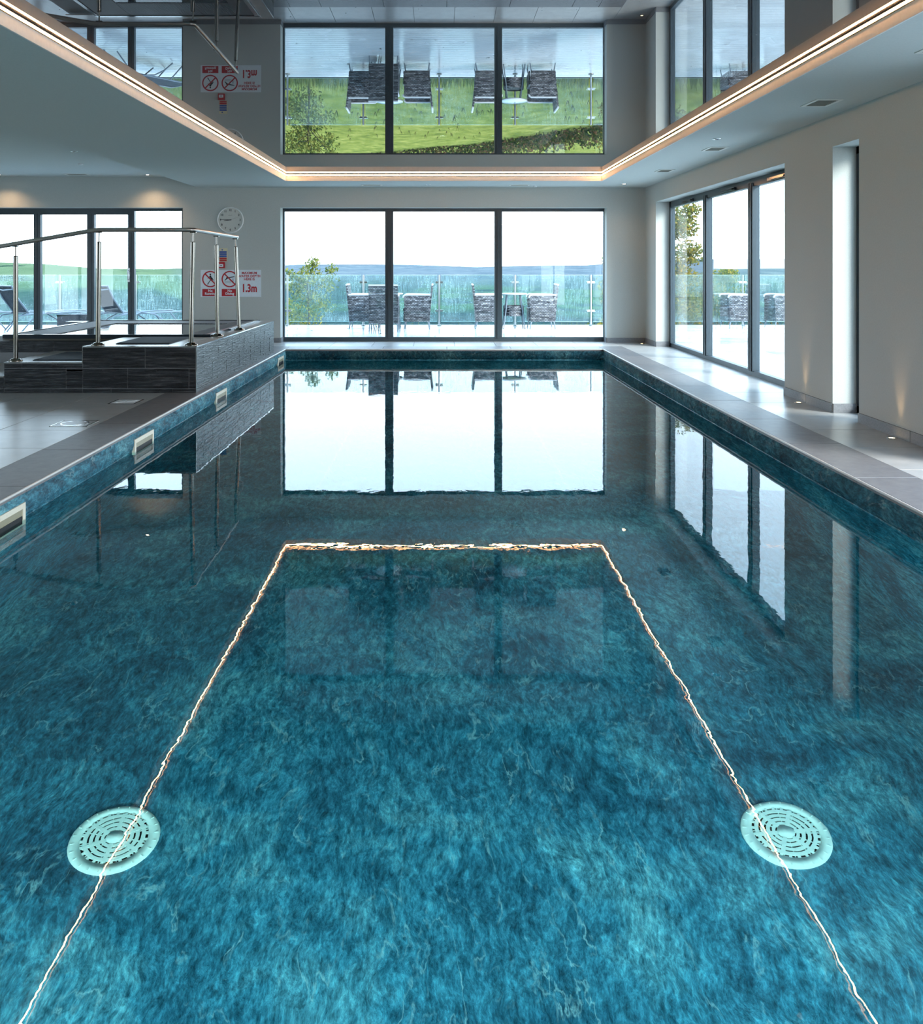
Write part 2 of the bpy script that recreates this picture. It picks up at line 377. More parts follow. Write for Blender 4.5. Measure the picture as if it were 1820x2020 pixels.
sc = N(t, 'ShaderNodeSeparateColor'); L(t, vz.outputs['Color'], sc.inputs[0])
field = ramp(t, sc.outputs[0], [(0, (.03, .08, .07)), (.35, (.06, .14, .07)), (.6, (.085, .17, .08)), (.8, (.04, .09, .085))])
fo2 = noise(t, coords(t, (1, .5, 1), world=True), .02, 6, .7)
field = mixc(t, ramp(t, fo2, [(.48, 0.0), (.56, 1.0)]), field, (.028, .075, .08))
far = ramp(t, noise(t, coords(t, (1, .5, 1), world=True), (.012), 8, .75), [(.38, (.105, .145, .17)), (.5, (.15, .185, .21)), (.62, (.20, .235, .24))])  # aerial haze painted in as pale blue hill colour
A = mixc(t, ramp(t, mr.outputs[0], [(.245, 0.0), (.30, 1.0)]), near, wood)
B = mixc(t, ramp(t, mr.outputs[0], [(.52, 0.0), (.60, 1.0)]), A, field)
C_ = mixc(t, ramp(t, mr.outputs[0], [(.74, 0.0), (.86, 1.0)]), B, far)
dv = N(t, 'ShaderNodeMath', operation='DIVIDE'); L(t, sp.outputs[0], dv.inputs[0]); L(t, sp.outputs[1], dv.inputs[1])
left = ramp(t, N(t, 'ShaderNodeMapRange').outputs[0], [(0, 0.0), (1, 1.0)])
mr2 = N(t, 'ShaderNodeMapRange'); L(t, dv.outputs[0], mr2.inputs[0]); mr2.inputs[1].default_value = -.26; mr2.inputs[2].default_value = -.32
past = N(t, 'ShaderNodeMath', operation='MULTIPLY'); L(t, mr2.outputs[0], past.inputs[0]); L(t, ramp(t, mr.outputs[0], [(.555, 0.0), (.567, 1.0)]), past.inputs[1])
pf = ramp(t, noise(t, v, .02, 5, .65), [(.35, (.105, .165, .08)), (.58, (.15, .21, .105)), (.62, (.04, .08, .05))])
D_ = mixc(t, past.outputs[0], C_, pf)
dfs = N(t, 'ShaderNodeBsdfDiffuse')
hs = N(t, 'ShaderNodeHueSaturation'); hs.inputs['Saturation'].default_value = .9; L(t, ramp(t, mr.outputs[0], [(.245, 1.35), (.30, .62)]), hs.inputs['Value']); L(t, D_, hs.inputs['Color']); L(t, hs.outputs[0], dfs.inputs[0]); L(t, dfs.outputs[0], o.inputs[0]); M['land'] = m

# ------------------------------------------------------------------ room dimensions
DZ = 0.0; ZC = 2.515; ZF = 2.62; ZW = -0.165
PX0, PX1, PY0, PY1 = -2.335, 2.43, 0.45, 12.89
YW = 13.98; XR = 3.31; XL = -9.4; YN = -3.0; WT = .28
ZLC = 2.69
# floor slab with grout top, hole for the pool
CO = .36
fl = MB()
fl.box(XL, PX0 - CO, YN, YW + WT, -.25, -.012); fl.box(PX1 + CO, XR + WT, YN, YW + WT, -.25, -.012)
fl.box(PX0 - CO, PX1 + CO, YN, PY0 - CO, -.25, -.012); fl.box(PX0 - CO, PX1 + CO, PY1 + .42, YW + WT, -.25, -.012)
floor = tag(fl.build('floor', M['grout']), kind='structure')
TP = .645; g_ = .0025
def tiles(x0, x1, y0, y1, tx, ty, parent, mat, name='tile', top=0.0, th=.012, anchor='max'):
    xs = [x0]
    while xs[-1] + tx < x1 - .05: xs.append(xs[-1] + tx)
    xs.append(x1)
    if anchor == 'max': xs = [x0 + x1 - q for q in reversed(xs)]
    ys = [y0]
    while ys[-1] + ty < y1 - .05: ys.append(ys[-1] + ty)
    ys.append(y1); cache = {}
    for i in range(len(xs) - 1):
        for j in range(len(ys) - 1):
            wx, wy = round(xs[i + 1] - xs[i], 3), round(ys[j + 1] - ys[j], 3)
            if (wx, wy) not in cache: cache[(wx, wy)] = MB().box(g_, wx - g_, g_, wy - g_, -th, 0, b=.0015).mesh(name, mat)
            piece(name, cache[(wx, wy)], parent, (xs[i], ys[j], top))
tiles(-5.9, PX0 - CO, 2.0, 8.425, TP, TP, floor, M['tile'])
fb = MB().box(XL, -5.9, YN, YW, -.012, 0).box(-5.9, PX0 - CO, YN, 2.0, -.012, 0).box(-5.9, PX0 - CO, 12.35, YW + .2, -.012, 0).box(PX0 - CO, XR, YN, PY0 - CO, -.012, 0)
fb.box(-5.9, -5.2, 8.43, 12.35, -.012, 0)
fb.build('outlying_paving', M['tile'], floor)['kind'] = 'stuff'
tiles(PX1 + CO, XR + .23, PY0 - CO, YW, TP * 1.3, TP, floor, M['tile'], anchor='min')
tiles(PX0 - CO, PX1 + CO, PY1 + .42, YW + .24, TP, TP, floor, M['tile'])

# ------------------------------------------------------------------ pool
pool = tag(empty('swimming_pool'), 'long rectangular indoor pool lined in blue stone print with grey coping', 'swimming pool')
BZ = ZW - 1.3
pw = MB(); T = .25
pw.box(PX0 - T, PX0, PY0 - T, PY1 + T, BZ - .2, -.03); pw.box(PX1, PX1 + T, PY0 - T, PY1 + T, BZ - .2, -.03)
pw.box(PX0, PX1, PY0 - T, PY0, BZ - .2, -.03); pw.box(PX0, PX1, PY1, PY1 + T, BZ - .2, -.03)
pw.build('side_liner', M['liner'], pool)
def roll(p, q, nrm):
    mb = MB(); V_ = []; n_ = 12
    for i in range(n_ + 1):
        t_ = i / n_; off = -.002 + .020 * math.sin(math.pi * t_) ** .8; z_ = -.026 - t_ * .138
        for e_ in (p, q): V_.append((e_[0] + nrm[0] * off, e_[1] + nrm[1] * off, z_))
    for e_ in (p, q): V_.append((e_[0] - nrm[0] * .03, e_[1] - nrm[1] * .03, -.1))
    F_ = [(2 * i, 2 * i + 1, 2 * i + 3, 2 * i + 2) for i in range(n_)] + [tuple(range(0, 2 * n_ + 3, 2)), tuple(range(1, 2 * n_ + 4, 2))]
    mb.add(V_, F_, True); mb.build('liner_roll', M['liner'], pool)
roll((PX0, PY0), (PX0, PY1), (1, 0)); roll((PX1, PY0), (PX1, PY1), (-1, 0)); roll((PX0, PY1), (PX1, PY1), (0, -1)); roll((PX0, PY0), (PX1, PY0), (0, 1))
MB().box(PX0, PX1, PY0, PY1, BZ - .2, BZ).build('floor_liner', M['liner'], pool)
def coping(mb_len, name='coping_tile'):
    pass
CP = .965; cl = {}
def cop_run(axis, a0, a1, c_in, c_out, start):
    q = [a0]; s0 = start
    while s0 < a1 - .05:
        if s0 > a0 + .05: q.append(s0)
        s0 += CP
    q.append(a1)
    for i in range(len(q) - 1):
        ln = round(q[i + 1] - q[i], 3); wd = abs(c_out - c_in); key = (axis, ln, round(wd, 3))
        if key not in cl:
            if axis == 'y': cl[key] = MB().box(g_, wd - .001, g_, ln - g_, -.03, .002, b=.002).mesh('coping_tile', M['coping'])
            else: cl[key] = MB().box(g_, ln - g_, g_, wd - .001, -.03, .002, b=.002).mesh('coping_tile', M['coping'])
        lo = min(c_in, c_out)
        piece('coping_tile', cl[key], pool, (lo, q[i], 0) if axis == 'y' else (q[i], lo, 0))
cop_run('y', PY0 - CO, PY1 + .42, PX0 + .004, PX0 - CO, 4.846 - CP * 5)
cop_run('y', PY0 - CO, PY1 + .42, PX1 - .004, PX1 + CO, 6.01 - CP * 6)
cop_run('x', PX0 + .005, PX1 - .005, PY1 - .004, PY1 + .42, -.88 - CP)
cop_run('x', PX0 + .005, PX1 - .005, PY0 + .004, PY0 - CO, -.88 - CP)
e = .007
for pts in (((PX0 + e, PY0, -.006), (PX0 + e, PY1, -.006)), ((PX1 - e, PY0, -.006), (PX1 - e, PY1, -.006)), ((PX0, PY1 - e, -.006), (PX1, PY1 - e, -.006)), ((PX0, PY0 + e, -.006), (PX1, PY0 + e, -.006))):
    MB().tube(pts, .0085, 8).build('edge_bead', M['coping_trim'], pool)
wb = MB(); wb.box(PX0 - .004, PX1 + .004, PY0 - .004, PY1 + .004, BZ - .05, ZW)
water = tag(wb.build('pool_water', M['water']), 'clear still water filling the long blue pool', 'water')

# skimmers in the left wall
def skimmer(yc, label):
    e_ = tag(empty('pool_skimmer', (PX0 + .019, yc, 0)), label, 'skimmer', 'ivory skimmers along the left pool wall')
    h0, h1, hw = -.262, -.072, .215; f = MB(); tk = .03
    f.box(-.018, .005, -hw, hw, h1 - tk, h1).box(-.018, .005, -hw, hw, h0, h0 + tk).box(-.018, .005, -hw, -hw + tk, h0 + tk, h1 - tk).box(-.018, .005, hw - tk, hw, h0 + tk, h1 - tk)
    f.build('surround', M['ivory'], e_)
    f = MB().box(-.0035, .0003, -hw + tk, hw - tk, h0 + tk, h1 - tk); f.build('throat', M['skthroat'], e_)
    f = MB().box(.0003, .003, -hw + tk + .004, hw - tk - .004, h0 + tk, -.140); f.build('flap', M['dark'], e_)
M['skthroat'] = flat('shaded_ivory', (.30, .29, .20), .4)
for yc, lb in ((4.58, 'ivory wall skimmer nearest the camera, cut by the left frame edge'), (6.72, 'ivory wall skimmer second from the camera, beside round-lidded hatch'),
               (9.08, 'ivory wall skimmer just beyond the slate spa corner'), (12.45, 'small far ivory skimmer next to the far pool corner')):
    skimmer(yc, lb)
# added fill lamps, out of view below the camera, to brighten the pool floor
def added_pool_lamp(x, z, label, pw_):
    e_ = tag(empty('added_pool_lamp', (x, PY0, z)), label, 'lamp', 'added underwater fill lamps out of view')
    MB().lathe([(.14, -.001), (.14, -.02), (.11, -.03), (.105, -.02)], 28, FW).build('bezel', M['chrome'], e_)
    MB().disc(.106, .014, 28, Matrix.Rotation(R(-90), 4, 'X')).build('lens', M['added_lens'], e_)
    d = bpy.data.lights.new('lamp', 'AREA'); d.shape = 'DISK'; d.size = .2; d.energy = pw_; d.color = (.88, .97, 1.0); d.spread = R(170)
    l_ = bpy.data.objects.new('lamp', d); l_.parent = e_; l_.location = (0, .04, 0); l_.rotation_euler = (R(82), 0, 0); col.objects.link(l_)
FW = Matrix.Rotation(R(90), 4, 'X')
M['added_lens'] = emit('added_lamp_lens', (.88, .97, 1.0), 4)
for x_, lb_ in ((-1.6, 'added unseen fill lamp left on the near end wall'), (0.05, 'added unseen fill lamp in the middle of the near end wall'), (1.7, 'added unseen fill lamp right on the near end wall')):
    added_pool_lamp(x_, -.55, lb_, 78)
# main drains
def drain(x, y, rot, label):
    e_ = tag(empty('floor_drain', (x, y, BZ), rot), label, 'drain'); r0 = .157
    s = MB()
    n = 48
    s.lathe([(r0, 0), (r0, .005), (r0 - .004, .008), (.117, .015), (.117, .006)], n)
    for k in range(24):
        a = 2 * math.pi * k / 24; s.arc(.107, .118, a + .17, a + .262, .010, .0152, 2)
        s.arc(.117, .150, a + .205, a + .228, .006, .0115, 2)
    s.build('rim', M['drain'], e_)
    s = MB()
    for (ra, rb) in ((.094, .108), (.074, .087), (.054, .067), (.036, .047)):
        s.arc(ra, rb, 0, 2 * math.pi, .010, .016, 48)
        for k in range(12):
            a = 2 * math.pi * k / 12 + .1; s.box(rb - .001, rb + .0075, -.0015, .0015, .010, .015, Matrix.Rotation(a, 4, 'Z'))
    for k in range(6):
        s.box(.03, .112, -.007, .007, .010, .0165, Matrix.Rotation(2 * math.pi * k / 6 + .25, 4, 'Z'))
    s.build('ring_grille', M['drain'], e_)
    MB().lathe([(.031, .010), (.031, .0165), (.0001, .0165)], 32).build('hub', M['drain'], e_)
    MB().disc(.119, .003, 40).build('sump', M['dark'], e_)

drain(-1.182, 3.12, .3, 'round white slotted drain under the left strip-light reflection')
drain(1.255, 3.14, -.2, 'round white slotted drain under the right strip-light reflection')

# ------------------------------------------------------------------ walls
def wall_x(name, y0, y1, x0, x1, openings, z1, mat):   # wall running along x
    mb = MB(); xs = x0
    for (a, b, zt) in sorted(openings):
        mb.box(xs, a, y0, y1, -.012, z1); mb.box(a, b, y0, y1, zt, z1); xs = b
    mb.box(xs, x1, y0, y1, -.012, z1); return tag(mb.build(name, mat), kind='structure')
def wall_y(name, x0, x1, y0, y1, openings, z1, mat):
    mb = MB(); ys = y0
    for (a, b, zt) in sorted(openings):
        mb.box(x0, x1, ys, a, -.012, z1); mb.box(x0, x1, a, b, zt, z1); ys = b
    mb.box(x0, x1, ys, y1, -.012, z1); return tag(mb.build(name, mat), kind='structure')
ZT = 2.8
B0, B1, BZT = -2.607, 2.685, 2.19
S0, S1, SZT = 8.31, 13.30, 2.232
K0, K1, KZT = 6.83, 7.29, 2.25
wall_x('wall_back', YW, YW + WT, XL - WT, XR + WT, [(-10.0 + .9, -4.19, 2.19), (B0, B1, BZT)], ZT, M['wall'])
wall_y('wall_right', XR, XR + WT, YN, YW, [(S0, S1, SZT), (K0, K1, KZT), (-2.5, 5.3, 2.23)], ZT, M['wall'])  # opening beside the camera is added for extra daylight
wall_y('wall_left', XL - WT, XL, YN, YW, [(3.0, 8.0, 2.19)], ZT, M['wall'])  # opening added for extra daylight in this unseen wall
wall_x('wall_front', YN - WT, YN, XL - WT, XR + WT, [], ZT, M['wall'])

# ------------------------------------------------------------------ ceiling
ce = MB()
LX = -3.95; HX = -4.46; TT = 2.95
ce.box(LX, PX0, YN, YW, ZC, TT); ce.box(PX1 - .015, XR, YN, YW, ZC, TT)
ce.box(PX0, PX1 - .015, PY1, YW, ZC, TT); ce.box(PX0, PX1 - .015, YN, PY0, ZC, TT)
ce.add([(LX, YN, ZC), (LX, YW, ZC), (HX, YW, ZLC), (HX, YN, ZLC), (LX, YN, TT), (LX, YW, TT), (HX, YW, TT), (HX, YN, TT)], [(0, 1, 2, 3), (7, 6, 5, 4), (1, 0, 4, 5), (3, 2, 6, 7), (0, 3, 7, 4), (2, 1, 5, 6)])
ce.box(XL, HX, YN, YW, ZLC, TT)
ceil = tag(ce.build('ceiling', M['soffit']), kind='structure')
FX1 = PX1 - .015
MB().box(PX0, FX1, PY0, PY1, ZF, ZF + .05).build('mirror_panel', M['film'], ceil)['label'] = 'glossy dark stretched ceiling mirroring the room'
LT = .012
for a in ((PX0, PX0 + LT, PY0, PY1), (FX1 - LT, FX1, PY0, PY1), (PX0 + LT, FX1 - LT, PY1 - LT, PY1), (PX0 + LT, FX1 - LT, PY0, PY0 + LT)):
    MB().box(*a, ZC - .001, ZF - .002).build('cove_lip', M['lip'], ceil)
cove = tag(empty('strip_light', (0, 0, 0)), 'warm glowing strip light running round the mirrored ceiling recess', 'strip light')
M['carrier'] = flat('strip_profile', (.30, .17, .08), .5)
def strip(x0, x1, y0, y1, ax, sh):
    zt = ZF - .013
    MB().box(x0, x1, y0, y1, zt - .014, zt).build('led_strip', M['led'], cove)
    MB().box(x0, x1, y0, y1, zt + .0005, ZF - .001).build('carrier', M['dark'], cove)
    MB().box(*sh, zt - .0175, zt - .0145).build('shade_edge', M['carrier'], cove)
IX0, IX1, IY0, IY1 = PX0 + LT, FX1 - LT, PY0 + LT, PY1 - LT
q_ = .0095
strip(IX0, IX0 + .012, IY0, IY1, 0, (IX0, IX0 + q_, IY0, IY1)); strip(IX1 - .012, IX1, IY0, IY1, 0, (IX1 - q_, IX1, IY0, IY1)); strip(IX0 + .012, IX1 - .012, IY1 - .012, IY1, 1, (IX0 + q_, IX1 - q_, IY1 - q_, IY1)); strip(IX0 + .012, IX1 - .012, IY0, IY0 + .012, 1, (IX0 + q_, IX1 - q_, IY0, IY0 + q_))

# ceiling fittings
def vent(x, y, z, lx, ly, label):
    e_ = tag(empty('ceiling_vent', (x, y, z)), label, 'vent', 'small ceiling vents'); f = MB()
    bx, by = lx / 2, ly / 2; k = .028
    f.box(-bx, bx, -by, -by + k, -.006, 0).box(-bx, bx, by - k, by, -.006, 0).box(-bx, -bx + k, -by + k, by - k, -.006, 0).box(bx - k, bx, -by + k, by - k, -.006, 0)
    f.build('vent_frame', M['vent'], e_)
    MB().box(-bx + k, bx - k, -by + k, by - k, -.002, -.0005).build('backing', M['dark'], e_)
    n = 7
    sm_ = MB().box(-bx + k, bx - k, -.004, .004, -.0055, -.002).mesh('slat', M['slat'])
    n = 8
    for i in range(n): piece('slat', sm_, e_, (0, -by + k + (2 * by - 2 * k) * (i + .5) / n, 0))
for x, y, lb in ((2.93, 5.0, 'ceiling vent at the right frame edge, nearest of the right-hand vents'), (2.965, 6.72, 'ceiling vent above the narrow slit window, largest fully seen'),
                 (2.975, 9.36, 'ceiling vent beside the downlight over the side glazing'), (2.98, 11.5, 'farthest ceiling vent on the right soffit')):
    vent(x, y, ZC, .21, .30, lb)
vent(-1.09, 13.55, ZC, .32, .16, 'ceiling vent over the far window, left of centre')
vent(1.23, 13.55, ZC, .32, .16, 'ceiling vent over the far window, right of centre')
vent(-5.75, 13.6, ZLC, .36, .2, 'ceiling vent on the raised left ceiling above the terrace doors')
def downlight(x, y, z, label, on=True, power=9):
    e_ = tag(empty('downlight', (x, y, z)), label, 'downlight', 'recessed ceiling downlights')
    MB().lathe([(.028, -.001), (.030, -.005), (.044, -.004), (.046, 0)], 24).build('bezel', M['chrome'], e_)
    MB().disc(.028, -.0015, 20, Matrix.Rotation(math.pi, 4, 'X') @ Matrix.Translation((0, 0, .003))).build('lens', M['lamp_on'] if on else M['dark'], e_)
    if on and power:
        d = bpy.data.lights.new('lamp', 'SPOT'); d.energy = power; d.color = (1, .62, .34); d.spot_size = R(130); d.spot_blend = 1; d.shadow_soft_size = .03
        l_ = bpy.data.objects.new('lamp', d); l_.parent = e_; l_.location = (0, 0, -.03); col.objects.link(l_)
downlight(2.76, 8.64, ZC, 'unlit downlight beside the ceiling vent over the side glazing', False)
downlight(2.83, 13.35, ZC, 'lit downlight in the far right ceiling corner', True, 12)
downlight(-.2, 13.5, ZC, 'unlit downlight over the middle of the far window', False)
downlight(-4.64, 10.9, ZLC, 'unlit downlight nearest the camera on the raised left ceiling', False)
downlight(-4.65, 13.65, ZLC, 'lit downlight above the left terrace doors by the clock', True, 30)
downlight(-7.0, 13.65, ZLC, 'lit downlight beyond the left frame edge over the terrace doors', True, 30)
for x, y, lb in ((-5.1, 12.2, 'small white ceiling sensor on the raised left ceiling'), (1.49, 13.7, 'small white ceiling sensor over the far window')):
    z = ZLC if x < -4 else ZC
    tag(MB().lathe([(.035, 0), (.034, -.012), (.02, -.02), (.0001, -.02)], 20).build('ceiling_sensor', M['white'], loc=(x, y, z)), lb, 'sensor')

# skirting
def skirt(name, runs, kind='structure'):
    e_ = empty(name); e_['kind'] = 'structure'
    for (x0, x1, y0, y1) in runs:
        ln = max(x1 - x0, y1 - y0); nseg = max(1, round(ln / .62))
        for i in range(nseg):
            a, b = i / nseg, (i + 1) / nseg
            if x1 - x0 > y1 - y0: MB().box(x0 + (x1 - x0) * a + .002, x0 + (x1 - x0) * b - .002, y0, y1, 0, .078).build('tile', M['skirt'], e_)
            else: MB().box(x0, x1, y0 + (y1 - y0) * a + .002, y0 + (y1 - y0) * b - .002, 0, .078).build('tile', M['skirt'], e_)
ST = .012
skirt('baseboard_right', [(XR - ST, XR, 5.3, K0), (XR - ST, XR, K1, S0), (XR - ST, XR, S1, YW - ST), (XR, XR + .2, K1 - ST, K1), (XR, XR + .22, S1 - ST, S1)])
skirt('baseboard_back', [(B1, XR - ST, YW - ST, YW), (-4.19, -2.607, YW - ST, YW), (B1 - ST, B1, YW, YW + .2), (B0, B0 + ST, YW, YW + .2)])

# ------------------------------------------------------------------ windows
def bars(mb, a, M_=None): mb.box(*a); return mb
def window_back():
    e_ = empty('window_1'); e_['kind'] = 'structure'; y0, y1 = YW + .21, YW + .28
    S = 1700 / y0; px = lambda x: (x - 870) / S
    f = MB(); f.box(B0, px(561), y0, y1, 0, BZT).box(px(1190), B1, y0, y1, 0, BZT).box(px(561), px(1190), y0, y1, 0, .072).box(px(561), px(1190), y0, y1, 2.14, BZT)
    f.build('frame', M['frame'], e_)
    for a, b in ((759.5, 775.5), (975, 990)):
        m_ = MB().box(px(a), px(b), y0 - .01, y1, .06, 2.15).box(px(a) + .045, px(b) - .05, y0 - .022, y0 - .01, .06, 2.15); m_.build('mullion', M['frame'], e_)
    for a, b in ((561, 759.5), (775.5, 975), (990, 1190)):
        MB().box(px(a) - .01, px(b) + .01, y0 + .03, y0 + .034, .06, 2.15).build('pane', M['glass'], e_)
window_back()
def window_side():
    e_ = empty('window_2'); e_['kind'] = 'structure'; x0, x1 = XR + .21, XR + .28
    f = MB(); f.box(x0, x1, S1 - .07, S1, 0, SZT).box(x0, x1, S0, S0 + .06, 0, SZT).box(x0, x1, S0, S1, 0, .06).box(x0, x1, S0, S1, 2.14, SZT); f.build('frame', M['frame'], e_)
    yk = [x0 * 1700 / (q - 870) for q in (1391, 1481)]
    for y in yk:
        MB().box(x0 - .012, x1, y - .075, y + .075, .05, 2.18).box(x0 - .022, x0 - .012, y - .045, y - .012, .05, 2.18).box(x0 - .022, x0 - .012, y + .012, y + .045, .05, 2.18).build('mullion', M['frame'], e_)
    ed = [S1 - .07, yk[0], yk[1], S0 + .06]
    for i in range(3):
        a, b = ed[i + 1], ed[i]
        MB().box(x0 + .03, x0 + .034, a, b, .05, 2.16).build('pane', M['glass'], e_)
        c = (a + b) / 2 - .1; MB().box(x0 - .03, x0, c - .25, c + .25, 2.15, 2.185).box(x0 - .045, x0 - .03, c - .22, c + .15, 2.155, 2.175).build('top_closer', M['rim'], e_)
window_side()
e_ = empty('window_3'); e_['kind'] = 'structure'; x0 = XR + .2
MB().box(x0, x0 + .07, K1 - .05, K1, 0, KZT).box(x0, x0 + .07, K0, K0 + .05, 0, KZT).box(x0, x0 + .07, K0, K1, 0, .06).box(x0, x0 + .07, K0, K1, 2.19, KZT).build('frame', M['rim'], e_)
MB().box(x0 + .03, x0 + .034, K0 + .04, K1 - .04, .05, 2.2).build('pane', M['glass'], e_)
def window_left():
    e_ = empty('window_4'); e_['kind'] = 'structure'; y0, y1 = YW + .21, YW + .28
    S = 1700 / y0; px = lambda x: (x - 870) / S
    f = MB(); f.box(-9.1, px(262), y0, y1, 2.09, 2.19).box(px(262), -4.19, y0, y1, 2.15, 2.19).box(-9.1, -4.19, y0, y1, 0, .07).box(px(358.5), -4.19, y0, y1, .07, 2.15).box(-9.1, -9.04, y0, y1, .07, 2.1)
    f.build('frame', M['frame'], e_)
    for a, b in ((67, 80), (172, 186), (252.5, 265)):
        MB().box(px(a), px(b), y0 - .01, y1, .06, 2.15).box(px(a) + .04, px(b) - .05, y0 - .02, y0 - .01, .06, 2.1).build('mullion', M['frame'], e_)
    MB().box(px(-95), px(-82), y0 - .01, y1, .06, 2.15).build('mullion', M['frame'], e_)
    for a, b in ((-192, -95), (-82, 67), (80, 172), (186, 252.5), (265, 358.5)):
        MB().box(px(a) - .01, px(b) + .01, y0 + .03, y0 + .034, .06, 2.12).build('pane', M['glass'], e_)
    xh = px(254.5)
    MB().tube([(xh, y0 - .01, 1.17), (xh, y0 - .06, 1.17), (xh - .0, y0 - .06, 1.02), (xh, y0 - .01, 1.02)], .009, 8).box(xh - .02, xh + .02, y0 - .022, y0 - .01, .98, 1.21).build('door_pull', M['chrome'], e_)
window_left()
for nm, a in (('added_window_5', (XR + .2, XR + .24, -2.5, 5.3)), ('added_window_6', (XL - .24, XL - .2, 3.0, 8.0))):  # added windows, out of view, that let in more daylight
    x0, x1, y0, y1 = a; e_ = empty(nm); e_['kind'] = 'structure'; f = MB()
    if x1 - x0 > 1: f.box(x0, x1, y0, y1, 0, .07).box(x0, x1, y0, y1, 2.1, 2.2).box(-.06, .06, y0, y1, .07, 2.1)
    else: f.box(x0, x1, y0, y1, 0, .07).box(x0, x1, y0, y1, 2.1, 2.2).box(x0, x1, (y0 + y1) / 2 - .06, (y0 + y1) / 2 + .06, .07, 2.1)
    f.build('frame', M['frame'], e_)

# ------------------------------------------------------------------ wall things
FW = Matrix.Rotation(R(90), 4, 'X')      # xy drawing -> stands in xz plane facing -y
def wclock():
    e_ = tag(empty('wall_clock', (-3.413, YW, 1.988)), 'round white wall clock showing quarter to nine, above the handrail', 'clock')
    r = .213
    MB().lathe([(r, 0), (r, .035), (r - .006, .043), (r - .014, .042), (r - .017, .030)], 48, FW).build('rim', M['white'], e_)
    MB().disc(r - .016, .028, 48, FW).build('dial', M['clockface'], e_)
    for k in range(1, 13):
        a = R(90 - 30 * k)
        text('numeral', str(k), .046, M['black'], e_, Matrix.Translation((math.cos(a) * .158, -.0295, math.sin(a) * .158)) @ FW, .0012)
    text('lettering', 'HENLEY', .015, M['black'], e_, Matrix.Translation((0, -.0295, .075)) @ FW, spacing=1.3)
    def hand(name, ang, ln, wd, back, z, mat):
        a = R(90 - ang); m_ = MB().prism([(-back, -wd), (ln * .9, -wd * .6), (ln, 0), (ln * .9, wd * .6), (-back, wd)], .001, Matrix.Translation((0, -z, 0)) @ FW @ Matrix.Rotation(a, 4, 'Z')); m_.build(name, mat, e_)
    hand('hour_hand', 263, .11, .006, .02, .031, M['black']); hand('minute_hand', 272, .165, .005, .02, .033, M['black']); hand('second_hand', 70, .15, .001, .03, .035, M['black'])
    MB().lathe([(.008, .03), (.008, .037), (.0001, .037)], 12, FW).build('hub', M['black'], e_)
wclock()
def wsign():
    x0, x1, z0, z1 = -3.90, -2.92, .742, 1.18
    e_ = tag(empty('safety_sign', (x0, YW, z0)), 'wide white and red pool safety sign with 1.3m depth notice', 'sign')
    W, H = x1 - x0, z1 - z0
    MB().box(0, W, -.004, 0, 0, H).build('board', M['signwhite'], e_)
    def T(x, z, y=-.0045): return Matrix.Translation((x, y, z)) @ FW
    k = 1 / 121.6
    for cx in ((414.7 - 395.5) * k, (452.9 - 395.5) * k):
        cz = (585 - 550) * k; rr = 16.2 * k
        MB().arc(rr - .021, rr, 0, 2 * math.pi, 0, .001, 40, T(cx, cz)).build('prohibition_ring', M['red'], e_)
        MB().box(-rr + .01, rr - .01, -.010, .010, .0006, .0016, T(cx, cz) @ Matrix.Rotation(R(-45), 4, 'Z')).build('prohibition_bar', M['red'], e_)
        MB().box(cx - .13, cx + .13, -.0052, -.0042, .012, .128).build('caption_panel', M['red'], e_)
    cx = (414.7 - 395.5) * k; cz = (585 - 550) * k
    rn = MB(); A_ = T(cx, cz)
    rn.disc(.013, .0004, 14, A_ @ Matrix.Translation((0, .075, 0)))
    for poly in ([(-.012, .06), (.012, .055), (.028, .0), (.004, -.008)], [(.005, .045), (.04, .01), (.055, -.02), (.048, -.024), (.03, .0), (.0, .03)], [(-.01, .05), (-.045, .012), (-.04, .006), (.0, .035)],
                 [(.004, .0), (.022, -.002), (-.012, -.045), (-.035, -.085), (-.05, -.088), (-.048, -.078), (-.022, -.042)], [(.012, 0), (.028, -.0), (.045, -.03), (.06, -.065), (.05, -.068), (.03, -.035)]):
        rn.prism(poly, .0004, A_)
    rn.build('running_figure', M['black'], e_)
    cx = (452.9 - 395.5) * k; A_ = T(cx, cz); dv_ = MB()
    dv_.prism([(-.085, -.02), (-.06, .012), (-.02, .03), (.03, .040), (.075, .045), (.075, .035), (.02, .022), (-.03, .01), (-.06, -.01), (-.08, -.028)], .0004, A_)
    dv_.prism([(.05, .01), (.058, .01), (.058, -.04), (.05, -.04)], .0004, A_).disc(.011, .0004, 12, A_ @ Matrix.Translation((-.048, .02, 0)))
    for zz in (-.03, -.045, -.06): dv_.prism([(-.085, zz), (.02, zz), (.02, zz - .003), (-.085, zz - .003)], .0004, A_)
    dv_.build('diving_figure', M['black'], e_)
    for cx, b in (((414.7 - 395.5) * k, 'No\nRunning'), ((452.9 - 395.5) * k, 'No\nDiving')):
        text('lettering', b, .055, M['signwhite'], e_, T(cx, .074, -.0056), .0016, line=.85)
    cx = (491.5 - 395.5) * k
    text('lettering', 'MAXIMUM\nWATER DEPTH\nHERE IS', .053, M['red'], e_, T(cx, .335), .0016, line=.95)
    text('depth_figure', '1.3m', .175, M['red'], e_, T(cx, .135), .0065, sx_=.72)
wsign()
k = 1 / 121.6
e_ = tag(empty('fire_notice', (-3.60, YW, 1.315)), 'small blue and red fire action notice on the wall', 'notice')
MB().box(0, .135, -.004, 0, 0, .215).build('board', M['cream'], e_)
for i, (a, b, mt) in enumerate(((.14, .168, 'blue'), (.105, .133, 'blue'), (.07, .098, 'blue'), (.036, .062, 'red'), (.006, .030, 'red'))):
    MB().box(.006, .122, -.0052, -.004, a, b).build('print_band', M[mt], e_)
